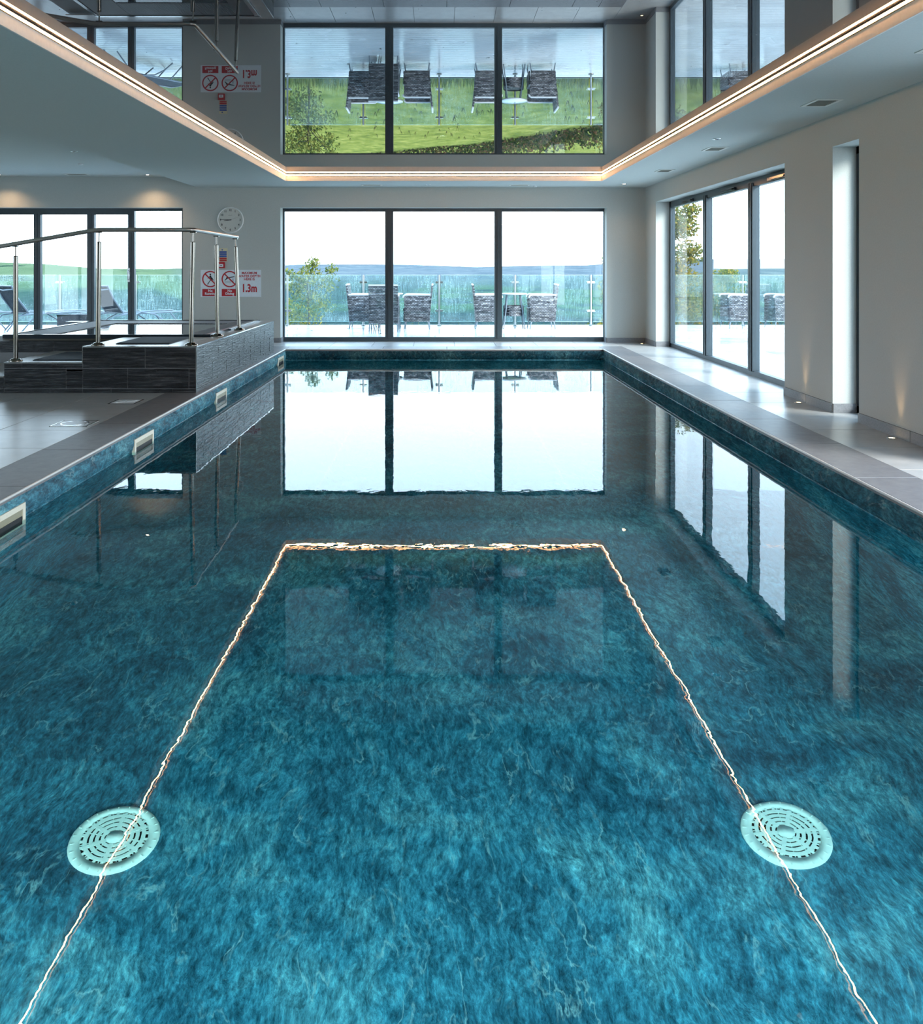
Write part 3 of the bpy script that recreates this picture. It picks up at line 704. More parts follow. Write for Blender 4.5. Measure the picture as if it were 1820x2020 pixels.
MB().disc(.012, .0045, 14, Matrix.Translation((.05, 0, .19)) @ FW).build('symbol', M['blue'], e_)
e_ = tag(empty('fire_call_point', (-3.61, YW, 1.208)), 'red fire call point box below the blue fire notice', 'alarm')
MB().box(0, .105, -.045, 0, 0, .1).build('housing', M['red'], e_)
MB().box(.018, .087, -.048, -.045, .02, .066).build('glass_plate', M['signwhite'], e_)
MB().box(.035, .07, -.050, -.048, .038, .046).build('marking', M['black'], e_)

# ------------------------------------------------------------------ spa block
ZS = .456; SX = -2.395; SY0, SY1 = 8.43, 12.34
spa = tag(empty('raised_spa', (0, 0, 0)), 'raised hot tub in dark split slate with steps and overflow grille', 'hot tub')
co_ = .006
core = MB()
core.box(-3.507, SX - co_, SY0 + co_, SY1, 0, ZS - .012)
core.box(-4.276, -3.507, SY0 + co_, 9.7, 0, .288).box(-5.3, -4.276, SY0 + co_, 9.7, 0, .152)
core.box(-5.3, -3.507, 9.576, SY1, 0, .40)
core.build('core', M['slate_grout'], spa)
TS = {}
def slate(x, y, z, w_, h_, face):   # face 'y' = facing -y; 'x' = facing +x
    key = (round(w_, 3), round(h_, 3), face)
    if key not in TS:
        q = .0022
        TS[key] = []
        for var in range(3):
            rs = random.Random(hash(key[:2]) % 1000 + var); mb = MB(); zz = q
            while zz < h_ - q - .002:
                sh_ = min(rs.uniform(.009, .018), h_ - q - zz)
                if h_ - q - zz - sh_ < .006: sh_ = h_ - q - zz
                u = q
                while u < w_ - q - .001:
                    sl = min(rs.uniform(.16, .50), w_ - q - u)
                    if w_ - q - u - sl < .03: sl = w_ - q - u
                    dp = rs.uniform(0, .0065 if face == 'y' else .0035)
                    if face == 'y': mb.box(u, u + sl - .0006, dp - .0005, .0085, zz, zz + sh_ - .0006)
                    else: mb.box(-.0085, -dp + .0005, u, u + sl - .0006, zz, zz + sh_ - .0006)
                    u += sl
                zz += sh_
            TS[key].append(mb.mesh('tile', M['slate']))
    piece('tile', TS[key][int(x * 7 + y * 5 + z * 11) % 3], spa, (x, y, z))
def rows(z0, z1): # from the top down
    r_ = []; zt = z1
    for h_ in (.212, .204, .2):
        if zt - z0 <= .002: break
        hh = min(h_, zt - z0); r_.append((zt - hh, hh)); zt -= hh
    return r_
def face_y(x0, x1, y, z0, z1, offs, zr):
    for i, (za, hh) in enumerate(zr):
        lo, hi = max(za, z0), min(za + hh, z1)
        if hi - lo < .006: continue
        xs = [x0]; q = offs[i]
        while q < x1 - .03:
            if q > x0 + .03: xs.append(q)
            q += .6
        xs.append(x1)
        for a, b in zip(xs[:-1], xs[1:]): slate(a, y, lo, b - a, hi - lo, 'y')
px843 = lambda x: (x - 870) / 1700 * 8.43
ZR = [(.245, .204), (.041, .204), (0, .041)]
ot = ZS - .012
face_y(-3.507, SX, SY0, 0, ot, [px843(286) - 1.8, px843(251.5) - 1.8, px843(219) - 1.8], [(.240, .21), (.040, .20), (0, .040)])
face_y(-4.276, -3.507, SY0, 0, .288, [px843(43) - 1.8, px843(130) - 1.8, px843(98) - 1.8], [(.240, .21), (.040, .20), (0, .040)])
face_y(-5.3, -4.276, SY0, 0, .152, [px843(-20) - 1.8] * 3, [(.240, .21), (.040, .20), (0, .040)])
face_y(-5.3, -3.507, 9.57, .28, .41, [-4.9, -4.9, -4.9], [(.240, .21), (.040, .2), (0, .04)])
for i, (za, hh, of) in enumerate(((.240, .204, .25), (.040, .20, .0), (0, .040, .35))):
    ys = [SY0 + .009]; q = SY0 + of
    while q < SY1 - .03:
        if q > SY0 + .05: ys.append(q)
        q += .6
    ys.append(SY1)
    for a, b in zip(ys[:-1], ys[1:]): slate(SX, a, za, b - a, hh, 'x')
# tops of the steps and the ledge
def slab(x0, x1, y0, y1, z, n, ax):
    for i in range(n):
        a, b = i / n, (i + 1) / n
        if ax == 'x': bb = (x0 + (x1 - x0) * a + .0015, x0 + (x1 - x0) * b - .0015, y0, y1)
        else: bb = (x0, x1, y0 + (y1 - y0) * a + .0015, y0 + (y1 - y0) * b - .0015)
        MB().box(*bb, z - .012, z, b=.002).build('top_tile', M['tile'], spa)
slab(-3.507, -2.56, SY0, 9.52, ZS, 2, 'x'); slab(-2.558, SX, SY0, SY1, ZS, 6, 'y')
slab(-4.276, -3.509, SY0, 9.568, .30, 1, 'x'); slab(-5.3, -4.278, SY0, 9.568, .164, 2, 'x'); slab(-5.3, -2.56, 12.16, SY1, ZS, 4, 'x')
for a in ((-3.507, SX, .4565), (-4.276, -3.509, .3005), (-5.3, -4.278, .1645)):
    MB().box(a[0], a[1], SY0 - .003, SY0 + .004, a[2] - .011, a[2]).build('nosing', M['chrome'], spa)
MB().box(SX - .005, SX + .003, SY0 - .003, SY0 + .004, 0, ZS - .012).build('corner_trim', M['chrome'], spa)
MB().box(-3.511, -3.505, SY0 - .003, SY0 + .002, .30, ZS - .012).build('corner_trim', M['chrome'], spa)
MB().box(SX - .004, SX + .003, SY0 + .004, SY1, ZS - .011, ZS + .0005).build('nosing', M['chrome'], spa)
# tub shell: rim, channel, grille, water
X0, X1, Y0, Y1, ZR_ = -4.87, -2.56, 9.57, 12.16, .48
sh = MB()
sh.box(X0, X1, Y0, Y0 + .06, ZR_ - .045, ZR_, b=.006).box(X0, X0 + .05, Y0 + .06, Y1, ZR_ - .045, ZR_).box(X1 - .05, X1, Y0 + .06, Y1, ZR_ - .045, ZR_).box(X0 + .05, X1 - .05, Y1 - .05, Y1, ZR_ - .045, ZR_)
sh.build('rim', M['rim'], spa)
MB().box(X0, X1, Y0 + .005, Y0 + .05, .412, ZR_ - .046).build('channel', M['steel'], spa)
for a in ((X1 - .06, X1 - .002, Y0, Y1), (X0, X1, Y1 - .03, Y1)): MB().box(*a, ZR_ + .0005, ZR_ + .004).build('rim_strip', M['chrome'], spa)
MB().box(X0 + .05, X1 - .05, Y0 + .06, Y1 - .05, .3, .464).build('shell', M['rim'], spa)
wx0, wx1, wy0, wy1 = -4.36, -2.86, 9.64, 11.55
MB().box(wx0, wx1, wy0, wy1, .45, .4655).build('water_surface', M['spa_water'], spa)['label'] = 'still hot tub water level with the grille'
gm = M['skirt']
bars_ = [(MB().box(X0 + .06, wx0 - .01, 0, .012, .462, .474).mesh('grille_bar', gm), 'L'), (MB().box(wx1 + .01, X1 - .06, 0, .012, .462, .474).mesh('grille_bar', gm), 'R')]
gL = MB(); y = Y0 + .07
while y < Y1 - .07:
    gL.box(X0 + .06, wx0 - .01, y, y + .014, .462, .474); gL.box(wx1 + .01, X1 - .06, y, y + .014, .462, .474); y += .022
x = wx0
while x < wx1: gL.box(x, x + .014, wy1 + .01, Y1 - .06, .462, .474); x += .022
g0 = gL.build('overflow_grille', gm, spa); g0['kind'] = 'stuff'
# mats
def mat_(x0, x1, y0, y1, z, label):
    e_ = tag(empty('rubber_mat', (x0, y0, z)), label, 'mat', 'ribbed rubber step mats')
    MB().box(0, x1 - x0, 0, y1 - y0, 0, .008, b=.003).build('base_sheet', M['mat'], e_)
    r_ = MB(); y = .01
    while y < y1 - y0 - .02: r_.box(.01, x1 - x0 - .01, y, y + .012, .008, .013); y += .026
    r_.build('ribbing', M['mat2'], e_)
M['mat2'] = flat('wet_rubber_rib', (.05, .065, .085), .6)
mat_(-3.27, -2.73, 8.66, 9.44, ZS, 'dark ribbed rubber mat on the top spa step')
mat_(-4.06, -3.52, 8.57, 9.35, .30, 'dark ribbed rubber mat on the lower spa step')

# handrail
rail = tag(empty('handrail', (0, 0, 0)), 'brushed steel tubular handrail around the raised spa steps', 'handrail')
posts = [(-4.217, 8.545, .30, -4.217, 1.461), (-3.40, 8.54, ZS, -3.388, 1.60), (-2.477, 8.54, ZS, -2.457, 1.60), (-2.505, 9.658, ZS, -2.52, 1.60), (-2.477, 10.58, ZS, -2.528, 1.60)]
for bx, by, bz, tx, tz in posts:
    d = Vector((tx - bx, 0, tz - bz)); p0 = Vector((bx, by, bz)); 
    at = lambda h: p0 + d * (h / (tz - bz))
    p_ = MB().tube([at(0.0), at(tz - bz - .125)], .023, 16).tube([at(tz - bz - .125), at(tz - bz - .118)], [.023, .014], 16); pp = p_.build('post', M['steel'], rail)
    MB().tube([at(tz - bz - .12), at(tz - bz - .02)], .008, 8).build('stem', M['steel'], pp)
    MB().box(tx - .03, tx + .03, by - .012, by + .012, tz - .03, tz - .02).build('saddle', M['steel'], pp)
    MB().lathe([(.064, 0), (.064, .012), (.044, .014), (.042, .026), (.024, .028)], 24, Matrix.Translation((bx, by, bz))).build('base_flange', M['steel'], pp)
dx_ = (1.60 - 1.461) / (4.217 - 3.40)
MB().tube([(-5.6, 8.54, 1.461 - 1.383 * dx_), (-4.217, 8.54, 1.461), (-3.46, 8.54, 1.592), (-3.38, 8.54, 1.60), (-2.49, 8.54, 1.60), (-2.455, 8.56, 1.60), (-2.45, 8.60, 1.60), (-2.528, 10.68, 1.60)], .0215, 16).build('rail', M['railsteel'], rail)

# floor hatches
def hatch(x0, x1, y0, y1, label, ring):
    e_ = tag(empty('floor_hatch', ((x0 + x1) / 2, (y0 + y1) / 2, 0)), label, 'hatch'); a, b = (x1 - x0) / 2, (y1 - y0) / 2
    MB().box(-a, a, -b, -b + .01, 0, .003).box(-a, a, b - .01, b, 0, .003).box(-a, -a + .01, -b, b, 0, .003).box(a - .01, a, -b, b, 0, .003).build('frame', M['steel'], e_)
    MB().box(-a + .012, a - .012, -b + .012, b - .012, 0, .002).build('lid', M['tile'] if ring else M['white'], e_)
    if ring: MB().arc(.098, .106, 0, 2 * math.pi, .002, .0035, 32).build('ring', M['chrome'], e_)
    else: MB().box(-a + .02, a - .02, -.006, .006, .002, .004, Matrix.Rotation(.5, 4, 'Z')).build('lifting_bar', M['chrome'], e_)
hatch(-3.0, -2.76, 7.75, 8.01, 'pale square floor hatch near the slate steps', False)
hatch(-3.03, -2.74, 6.66, 6.92, 'square floor hatch with round lid ring on the left deck', True)
# uplights along the right wall
def uplight(x, y, label, pw_=7):
    e_ = tag(empty('floor_uplight', (x, y, 0)), label, 'uplight', 'small floor uplights by the right wall')
    MB().lathe([(.020, .003), (.022, .004), (.032, .003), (.034, 0)], 20).build('bezel', M['chrome'], e_)
    MB().disc(.020, .0025, 16).build('lens', M['uplamp'], e_)
    d = bpy.data.lights.new('lamp', 'SPOT'); d.energy = pw_; d.color = (1, .6, .3); d.spot_size = R(38); d.spot_blend = 1; d.shadow_soft_size = .02
    l_ = bpy.data.objects.new('lamp', d); l_.parent = e_; l_.location = (0, 0, .012); l_.rotation_euler = Vector((-.10, 0, -1)).to_track_quat('Z', 'Y').to_euler(); col.objects.link(l_)
uplight(3.245, 7.83, 'small glowing floor uplight by the pier between the side windows')
uplight(3.245, 6.21, 'small glowing floor uplight right of the narrow slit window')
uplight(3.2, 13.75, 'small floor uplight in the far right corner', .6)

# ------------------------------------------------------------------ terrace
ter = tag(empty('terrace_decking'), 'wet pale timber deck outside the far windows', 'decking')
bw = .138; me_ = MB().box(-11, 11, .004, bw - .005, -.03, 0, b=.003).mesh('board', M['board'])
y = YW + WT + .005; n = 0
while y + bw < 18.32: piece('board', me_, ter, (0, y, -.005)); y += bw
mb2 = MB().box(XR + WT + .01, 11, .004, bw - .005, -.03, 0, b=.003).mesh('board', M['board'])
y = YW + WT + .005 - bw
while y > 4.0: piece('board', mb2, ter, (0, y, -.005)); y -= bw
MB().box(-11, 11, YW + WT, 18.32, -.2, -.036).box(XR + WT, 11, 0, YW + WT, -.2, -.036).box(-11, 11, 18.32, 18.36, -.3, -.006).build('substructure', M['dark'], ter)
YB = 17.95; SB = 1700 / YB; PB = 149.6 / SB
bal = tag(empty('glass_balustrade', (0, YB, 0)), 'rain-spotted glass balustrade on steel posts at the deck edge', 'balustrade')
xs = [(866 - 870) / SB + PB * k_ for k_ in range(-6, 7)]
M['bsteel'] = flat('satin_steel', (.42, .44, .45), .3, 1)
pm = MB().tube([(0, 0, -.005), (0, 0, 1.06)], .022, 14).mesh('post', M['bsteel'])
fm = MB().lathe([(.055, -.005), (.055, .01), (.03, .016), (.022, .03)], 20).mesh('foot', M['steel'])
cm = MB().box(-.075, .075, -.014, .014, -.021, .021).lathe([(.021, -.014), (.021, .014)], 14, Matrix.Translation((.075, 0, 0)) @ FW).lathe([(.021, -.014), (.021, .014)], 14, Matrix.Translation((-.075, 0, 0)) @ FW).mesh('clamp', M['chrome'])
for x in xs:
    p_ = piece('post', pm, bal, (x, 0, 0)); piece('foot', fm, p_, (0, 0, 0)); piece('clamp', cm, p_, (0, 0, .905)); piece('clamp', cm, p_, (0, 0, .31))
gmesh = MB().box(.045, PB - .045, -.005, .005, .085, 1.055).mesh('glass_panel', M['bal_glass'])
emesh = MB().box(.045, PB - .045, -.0052, .0052, 1.055, 1.058).box(.045, PB - .045, -.0052, .0052, .082, .085).mesh('panel_edge', M['glass_edge'])
for x in xs[:-1]: g1 = piece('glass_panel', gmesh, bal, (x, 0, 0)); piece('panel_edge', emesh, g1, (0, 0, 0))

# wicker chairs (faces +x, origin centre on floor)
def make_chair():
    e_ = empty('wicker_armchair')
    D, Wd = .29, .28
    def slats(fn, z0, z1, n, name):
        m_ = MB(); h = (z1 - z0) / n
        for i in range(n):
            za, zb = z0 + i * h, z0 + (i + 1) * h - .004; fn(m_, za, zb, .003 * (i % 2))
        return m_.build(name, M['rattan'], e_)
    # back panel leaning
    def bk(z): return -D + .05 - .07 * ((z - .15) / .73) ** 1.3
    def backf(m_, za, zb, o_):
        xa, xb = bk(za), bk(zb)
        m_.add([(xa - o_, -Wd, za), (xa - o_, Wd, za), (xa + .035, Wd, za), (xa + .035, -Wd, za), (xb - o_, -Wd, zb), (xb - o_, Wd, zb), (xb + .035, Wd, zb), (xb + .035, -Wd, zb)],
               [(3, 2, 1, 0), (4, 5, 6, 7), (1, 0, 4, 5)[::1], (3, 2, 6, 7)[::-1], (0, 3, 7, 4), (2, 1, 5, 6)])
    slats(backf, .15, .87, 26, 'backrest')
    for s in (-1, 1):
        def sf(m_, za, zb, o_):
            m_.box(bk(za) + .035, D - .02 - .03 * (1 - za / .66), s * (Wd + o_) - s * .03, s * (Wd + o_), za, zb)
        slats(sf, .15, .665, 19, 'side_panel')
        MB().tube([(bk(.66) + .02, s * (Wd - .015), .675), (D - .06, s * (Wd - .015), .675), (D - .02, s * (Wd - .015), .655), (D - .01, s * (Wd - .015), .62)], .02, 8).build('arm', M['rattan_light'], e_)
    MB().box(bk(.4) + .036, D - .01, -Wd + .035, Wd - .035, .36, .42, b=.01).build('seat', M['rattan'], e_)
    slats(lambda m_, za, zb, o_: m_.box(D - .035, D - .015 + o_, -Wd + .035, Wd - .035, za, zb), .15, .355, 7, 'front_panel')
    MB().tube([(bk(.87) + .015, -Wd, .875), (bk(.87) + .015, Wd, .875)], .02, 8).build('top_roll', M['rattan_light'], e_)
    for sx2 in (-1, 1):
        for sy in (-1, 1):
            xx = (D - .06) if sx2 > 0 else (-D + .08)
            MB().tube([(xx, sy * (Wd - .02), .17), (xx + sx2 * .03, sy * (Wd - .01), 0.0)], [.014, .011], 8).build('leg', M['lounger_frame'], e_)
    return e_
def make_table():
    e_ = empty('bistro_table')
    MB().lathe([(.255, .672), (.27, .68), (.27, .70), (.255, .704)], 36).build('rim', M['rattan_light'], e_)
    MB().lathe([(.256, .690), (.256, .703), (.0001, .703)], 36).lathe([(.256, .690), (.0001, .690)], 36).build('tabletop', M['table_glass'], e_)
    m_ = MB()
    for i in range(7): m_.lathe([(.205 + .002 * (i % 2), .25 + i * .03), (.205 + .002 * (i % 2), .277 + i * .03)], 24)
    m_.disc(.204, .255, 24).disc(.204, .44, 24).build('basket_shelf', M['rattan'], e_)
    for k_ in range(4):
        a = R(45 + 90 * k_) ; c, s = math.cos(a), math.sin(a)
        MB().tube([(.19 * c, .19 * s, .675), (.215 * c, .215 * s, .46), (.30 * c, .30 * s, 0)], .012, 8).build('leg', M['lounger_frame'], e_)
    return e_
ch0 = make_chair(); tb0 = make_table()
chairs = [(-1.58, 17.30, 0, 'grey wicker armchair facing right, leftmost of the fully seen chairs'), (-1.10, 16.64, R(90), 'grey wicker armchair with its back to the window, behind the left mullion'),
          (-.47, 17.25, R(180), 'grey wicker armchair facing left, just left of the middle balustrade post'), (.92, 17.25, 0, 'grey wicker armchair facing right beside the right mullion'),
          (2.01, 17.25, R(180), 'grey wicker armchair facing left beside the table with woven shelf'), (-3.52, 17.2, R(180), 'grey wicker armchair mostly hidden past the far window left edge'),
          (5.95, 17.3, R(180), 'grey wicker armchair seen through the middle side pane'), (6.85, 17.3, R(180), 'grey wicker armchair seen through the nearest side pane')]
for i, (x, y, a, lb) in enumerate(chairs):
    c_ = ch0 if i == 0 else copy_tree(ch0); c_.location = (x, y, -.005); c_.rotation_euler = (0, 0, a)
    tag(c_, lb, 'armchair', 'grey wicker armchairs on the terrace')
for i, (x, y, lb) in enumerate(((-1.04, 17.35, 'round glass bistro table among three chairs behind the left mullion'), (1.45, 17.3, 'round glass bistro table with woven shelf between two chairs'))):
    c_ = tb0 if i == 0 else copy_tree(tb0); c_.location = (x, y, -.005)
    tag(c_, lb, 'table', 'round bistro tables on the terrace')

# sun loungers (head at -x, foot at +x)
def make_lounger():
    e_ = empty('sun_lounger'); W2 = .30
    fr_ = MB()
    for s in (-1, 1):
        fr_.tube([(-.35, s * W2, .33), (1.15, s * W2, .33), (1.25, s * W2, .30)], .016, 8)
        fr_.tube([(-.62, s * W2, .86), (-.50, s * W2, .62), (-.30, s * W2, .35)], .016, 8)
    fr_.tube([(-.62, -W2, .86), (-.62, W2, .86)], .014, 8); fr_.tube([(1.25, -W2, .30), (1.25, W2, .30)], .016, 8); fr_.build('frame', M['lounger_frame'], e_)
    for s in (-1, 1):
        MB().tube([(-.45, s * (W2 + .03), .0), (-.25, s * (W2 + .03), .22), (.05, s * (W2 + .03), .36), (.35, s * (W2 + .03), .30), (.55, s * (W2 + .03), .18), (.75, s * (W2 + .03), .0)], .014, 8).build('arched_leg', M['lounger_frame'], e_)
        MB().tube([(-.1, s * (W2 + .03), .34), (-.5, s * (W2 + .03), .30), (-.72, s * (W2 + .03), .02)], .013, 8).build('leg', M['lounger_frame'], e_)
        MB().tube([(.72, s * W2, .32), (1.0, s * W2, .0)], .013, 8).build('leg', M['lounger_frame'], e_)
    th = .008
    def sling(pts, name):
        n_ = len(pts); v_ = []
        for x, z in pts: v_ += [(x, -W2 + .01, z), (x, W2 - .01, z), (x, W2 - .01, z - th), (x, -W2 + .01, z - th)]
        f_ = []
        for i in range(n_ - 1):
            b_ = 4 * i; f_ += [(b_, b_ + 4, b_ + 5, b_ + 1)[::-1], (b_ + 1, b_ + 5, b_ + 6, b_ + 2)[::-1], (b_ + 2, b_ + 6, b_ + 7, b_ + 3)[::-1], (b_ + 3, b_ + 7, b_ + 4, b_)[::-1]]
        f_ += [(0, 1, 2, 3), (4 * n_ - 1, 4 * n_ - 2, 4 * n_ - 3, 4 * n_ - 4)]
        MB().add(v_, f_).build(name, M['sling'], e_)
    sling([(-.615, .85), (-.56, .74), (-.44, .55), (-.30, .36)], 'backrest'); sling([(-.30, .345), (.2, .33), (.8, .34), (1.24, .31)], 'seat_sling')
    MB().tube([(-.60, -W2, .80), (-.635, 0, .775), (-.60, W2, .80)], .012, 8).build('head_strap', M['lounger_frame'], e_)
    return e_
lg0 = make_lounger()
def pt(px_, y): return (px_ - 870) / 1700 * y
for i, (x, y, a, lb) in enumerate(((pt(72, 16.6), 16.6, R(52), 'grey sling sun lounger with raised back, at the left frame edge'), (pt(254, 16.55), 16.55, R(52), 'grey sling sun lounger with raised back, behind the spa handrail'),
                                   (pt(-110, 16.3), 16.3, R(52), 'grey sling sun lounger only its foot in view at far left'))):
    c_ = lg0 if i == 0 else copy_tree(lg0); c_.location = (x, y, .012); c_.rotation_euler = (0, 0, a)
    tag(c_, lb, 'sun lounger', 'grey sun loungers on the terrace')
# low side table between loungers
e_ = tag(empty('side_table', (pt(148, 15.9), 15.9, -.005), R(10)), 'low dark side table between the two sun loungers', 'table')
MB().box(-.27, .27, -.2, .2, .33, .36).box(-.265, .265, -.195, -.185, .16, .33).build('tabletop', M['sling'], e_)
for sx2 in (-1, 1):
    for sy in (-1, 1): MB().box(sx2 * .25 - .014, sx2 * .25 + .014, sy * .18 - .014, sy * .18 + .014, 0, .33).build('leg', M['lounger_frame'], e_)
# fallen leaves
rng = random.Random(5)
for i in range(26):
    x, y = rng.uniform(-3.2, 3.4), rng.uniform(14.6, 17.2); s = rng.uniform(.012, .028)
    if i > 18: x = rng.uniform(4.2, 7.5)
    a = rng.uniform(0, 6)
    o_ = MB().prism([(s * math.cos(q + a) * (1 if j % 2 else .55), s * math.sin(q + a) * (1 if j % 2 else .55)) for j, q in enumerate([2 * math.pi * u / 10 for u in range(10)])], .003).build('fallen_leaf', M['bark'], loc=(x, y, -.004))
    o_.rotation_euler = (rng.uniform(-.3, .3), rng.uniform(-.3, .3), 0); o_.location.z = .002
    tag(o_, 'small dark fallen leaf on the wet deck', 'leaf', 'fallen leaves on the deck')

# ------------------------------------------------------------------ landscape
def interp(tab, x):
    if x <= tab[0][0]: return tab[0][1]
    for (a, za), (b, zb) in zip(tab[:-1], tab[1:]):
        if x <= b: t_ = (x - a) / (b - a); return za + (zb - za) * t_
    return tab[-1][1]
def sstep(a, b, x): t_ = min(1, max(0, (x - a) / (b - a))); return t_ * t_ * (3 - 2 * t_)
main = [(0, -.35), (18.3, -.35), (60, -4.3), (150, -9.6), (300, -17.5), (600, -26), (1200, -31), (2200, -24), (3500, -8), (4800, 2), (5200, 1)]
leftp = [(0, -.35), (18.3, -.35), (60, -4.3), (150, -9.4), (240, -13), (300, -11.5), (420, -5), (520, 2.6), (620, 4.5), (900, -5), (2000, -20), (5200, -20)]
from mathutils import noise as mn
ys = [0, 8, 14, 18.3, 20, 23, 27, 32, 38, 46, 60, 75, 95, 120, 150, 185, 220, 260, 300, 340, 380, 420, 460, 500, 540, 580, 620, 680, 760, 900, 1050, 1200, 1500, 1800, 2200, 2600, 3000, 3500, 4000, 4400, 4800, 5200]
us = [-2.5 + 5.0 * i / 120 for i in range(121)]
V = []; F = []
def terr(u, y):
    ww = sstep(-.24, -.31, u) if False else 1 - sstep(-.34, -.25, u)
    crest = 1 - 1.0 * sstep(-.52, -.30, u)
    zl = interp(leftp, y); zl = zl if zl < -9 else -9 + (zl + 9) * (.45 + .55 * crest)
    z = interp(main, y) * (1 - ww) + zl * ww
    if y > 900: z += (y - 900) / 4000 * 38 * sstep(.12, .30, u) * (1 - .0)
    if y > 80: z += mn.noise(Vector((u * 9 + 3, math.log(y) * 4, 0))) * min(32, y * .0045) + mn.noise(Vector((u * 30, math.log(y) * 6, 5))) * min(4, y * .0011)
    return z
for y in ys:
    for u in us:
        V.append((u * max(y, 12), y, terr(u, y)))
nu = len(us)
for j in range(len(ys) - 1):
    for i in range(nu - 1): F.append((j * nu + i, j * nu + i + 1, (j + 1) * nu + i + 1, (j + 1) * nu + i))
# drop cells under the building
F = [f for f in F if not (V[f[0]][1] < 18 and -10.5 < V[f[0]][0] < 11)]
tm = MB(); tm.add(V, F, True); tag(tm.build('countryside', M['land']), 'green valley of fields and woods stretching to hills with haze painted in as blue', 'landscape', kind='structure')

def leaves(blobs, n, size, seed, aspect=.6):
    rg_ = random.Random(seed); m_ = MB()
    tot = sum(b[4] for b in blobs)
    for (cx, cy, cz, r_, wgt) in blobs:
        for _ in range(int(n * wgt / tot)):
            d = Vector((rg_.gauss(0, 1), rg_.gauss(0, 1), rg_.gauss(0, 1))).normalized() * r_ * rg_.random() ** .45
            c = Vector((cx, cy, cz)) + Vector((d.x, d.y, d.z * .85)); s = size * rg_.uniform(.6, 1.4)
            a = Vector((rg_.gauss(0, 1), rg_.gauss(0, 1), rg_.gauss(0, 1))).normalized(); b = a.orthogonal().normalized()
            m_.add([c - a * s, c - b * s * aspect, c + a * s, c + b * s * aspect], [(0, 1, 2, 3)])
    return m_
def tree(x, y, z0, trunk_h, blobs, n, size, mat, label, seed, r=.07, cat='tree'):
    e_ = tag(empty('tree', (0, 0, 0)), label, cat)
    rg_ = random.Random(seed); t_ = MB()
    t_.tube([(x, y, z0), (x + .05, y, z0 + trunk_h * .5), (x, y, z0 + trunk_h)], [r, r * .75, r * .45], 8)
    for (cx, cy, cz, r_, _) in blobs:
        s0 = Vector((x, y, z0 + trunk_h * rg_.uniform(.45, .95))); e1 = Vector((cx, cy, cz))
        t_.tube([s0, (s0 + e1) / 2 + Vector((0, 0, r_ * .15)), e1 + Vector((0, 0, r_ * .3))], [r * .4, r * .25, r * .08], 5)
    t_.build('trunk', M['bark'], e_)
    f_ = leaves(blobs, n, size, seed).build('foliage', mat, e_); f_['kind'] = 'stuff'
rg2 = random.Random(3)
def B_(px_, py_, y, r_, w_=1): return (pt(px_, y), y + rg2.uniform(-.3, .3), 1.24 - (py_ - 525) / 1700 * y, r_, w_)
tree(pt(606, 22), 22, -1.4, 2.4, [B_(x, y, 22, r_, w_) for x, y, r_, w_ in
     ((620, 520, .22, .6), (610, 545, .35, 1.2), (585, 560, .32, 1), (645, 555, .34, .9), (600, 590, .45, 1.4), (635, 600, .4, .9), (580, 620, .4, 1.2), (600, 640, .5, 1.3), (657, 530, .18, .3), (572, 540, .2, .3))],
     2600, .035, M['birch'], 'thin yellowing tree beyond the balustrade, behind the far window left pane', 11, .035)
tree(pt(1262, 24), 24, -2.6, 5.2, [B_(x, y, 24, r_, w_) for x, y, r_, w_ in
     ((1290, 440, .8, 1.2), (1330, 430, .6, 1), (1352, 450, .45, .9), (1360, 500, .45, .9), (1345, 550, .5, 1), (1352, 600, .5, 1), (1300, 520, .9, 1.5), (1250, 480, .8, 1.3), (1240, 560, .9, 1.5), (1200, 515, .17, .12), (1212, 590, .42, .6), (1200, 635, .35, .5), (1290, 620, .9, 1.4), (1365, 415, .3, .4))],
     9000, .05, M['autumn'], 'tall autumn oak seen through the farthest side pane', 12, .11)
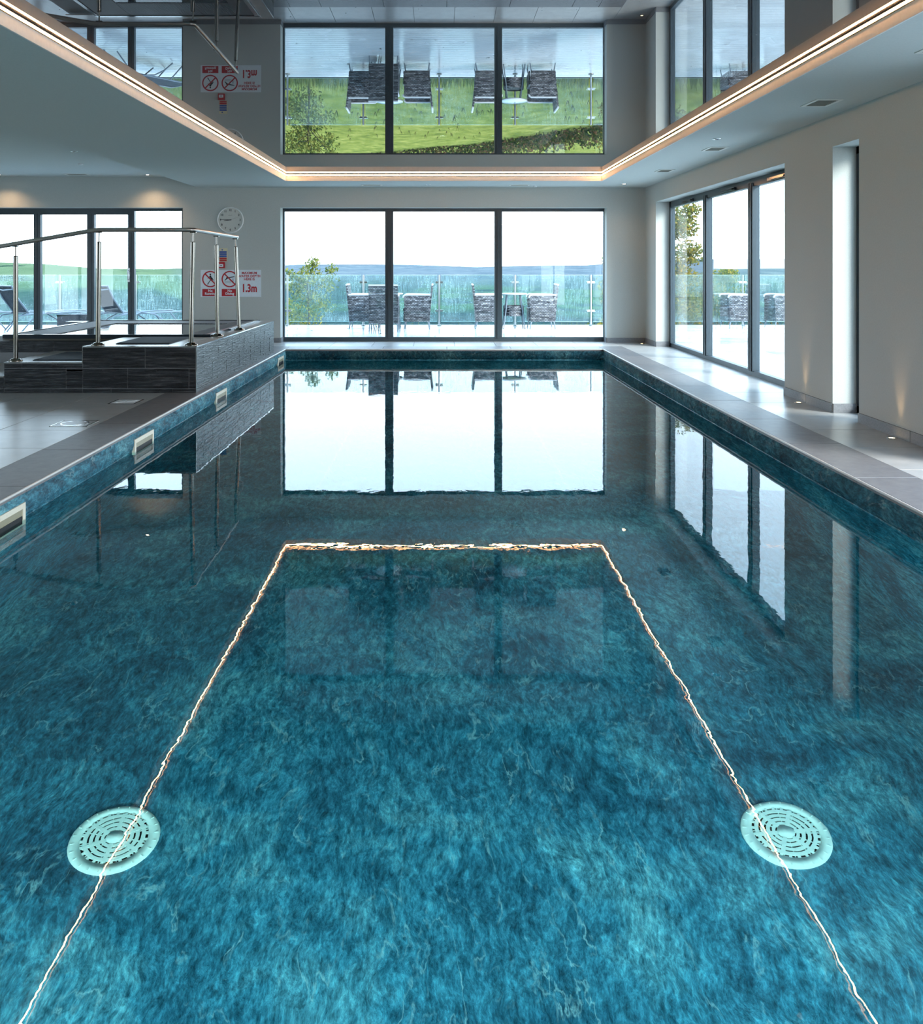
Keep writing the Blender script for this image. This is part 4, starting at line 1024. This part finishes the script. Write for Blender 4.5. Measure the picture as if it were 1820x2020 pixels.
tree(pt(1420, 26), 26, -3, 2.2, [B_(x, y, 26, r_, w_) for x, y, r_, w_ in ((1400, 560, .5, 1), (1430, 545, .35, .8), (1415, 600, .6, 1.2), (1460, 590, .5, .8), (1385, 610, .6, 1))],
     3500, .045, M['autumn'], 'low green and yellow bushy tree seen through the middle side pane', 13, .06)
# rough grass bank at the deck edge
gb = MB(); rg_ = random.Random(21)
for _ in range(9000):
    x = rg_.uniform(-11, 10); y = rg_.uniform(18.5, 21); z = -.36 - (y - 18.3) * .0945; h = rg_.uniform(.1, .30) * (1.25 if rg_.random() < .2 else 1); a = rg_.uniform(0, 3.14)
    dx, dy = math.cos(a) * .02, math.sin(a) * .02; lx = rg_.uniform(-.06, .06)
    gb.add([(x - dx, y - dy, z), (x + dx, y + dy, z), (x + lx, y + rg_.uniform(-.05, .05), z + h + .1)], [(0, 1, 2)])
tag(gb.build('grass_bank', M['grassblade']), 'rough yellow-green grass growing below the deck edge', 'grass', kind='stuff')
# hedge crossing the field
blobs = []
path = [(15, 30), (7.5, 36.5), (5, 46), (2.5, 56), (-3, 64), (-9, 70)]
for i in range(60):
    q = i / 59 * 4.999; k_ = int(q); f_ = q - k_; x = path[k_][0] * (1 - f_) + path[k_ + 1][0] * f_; y = path[k_][1] * (1 - f_) + path[k_ + 1][1] * f_; zz = terr(x / y, y)
    blobs.append((x, y, zz + .3, .8, 1))
hd = leaves(blobs, 9000, .09, 31).build('field_hedge', M['hedge']); tag(hd, 'dark hedgerow crossing the sloping field below the terrace', 'hedge', kind='stuff')
tufts = MB(); rg_ = random.Random(8)
for _ in range(260):
    y = 19.5 + 30 * rg_.random() ** 1.5; x = rg_.uniform(-.35, .22) * y; zz = terr(x / y, y)
    for q in range(7):
        a = rg_.uniform(0, 6.28); tufts.add([(x, y, zz), (x + .02 * math.cos(a), y + .02 * math.sin(a), zz), (x + .08 * math.cos(a), y + .08 * math.sin(a), zz + rg_.uniform(.1, .3))], [(0, 1, 2)])
tag(tufts.build('weed_tufts', M['hedge']), 'scattered dark weed tufts in the field', 'weeds', kind='stuff')
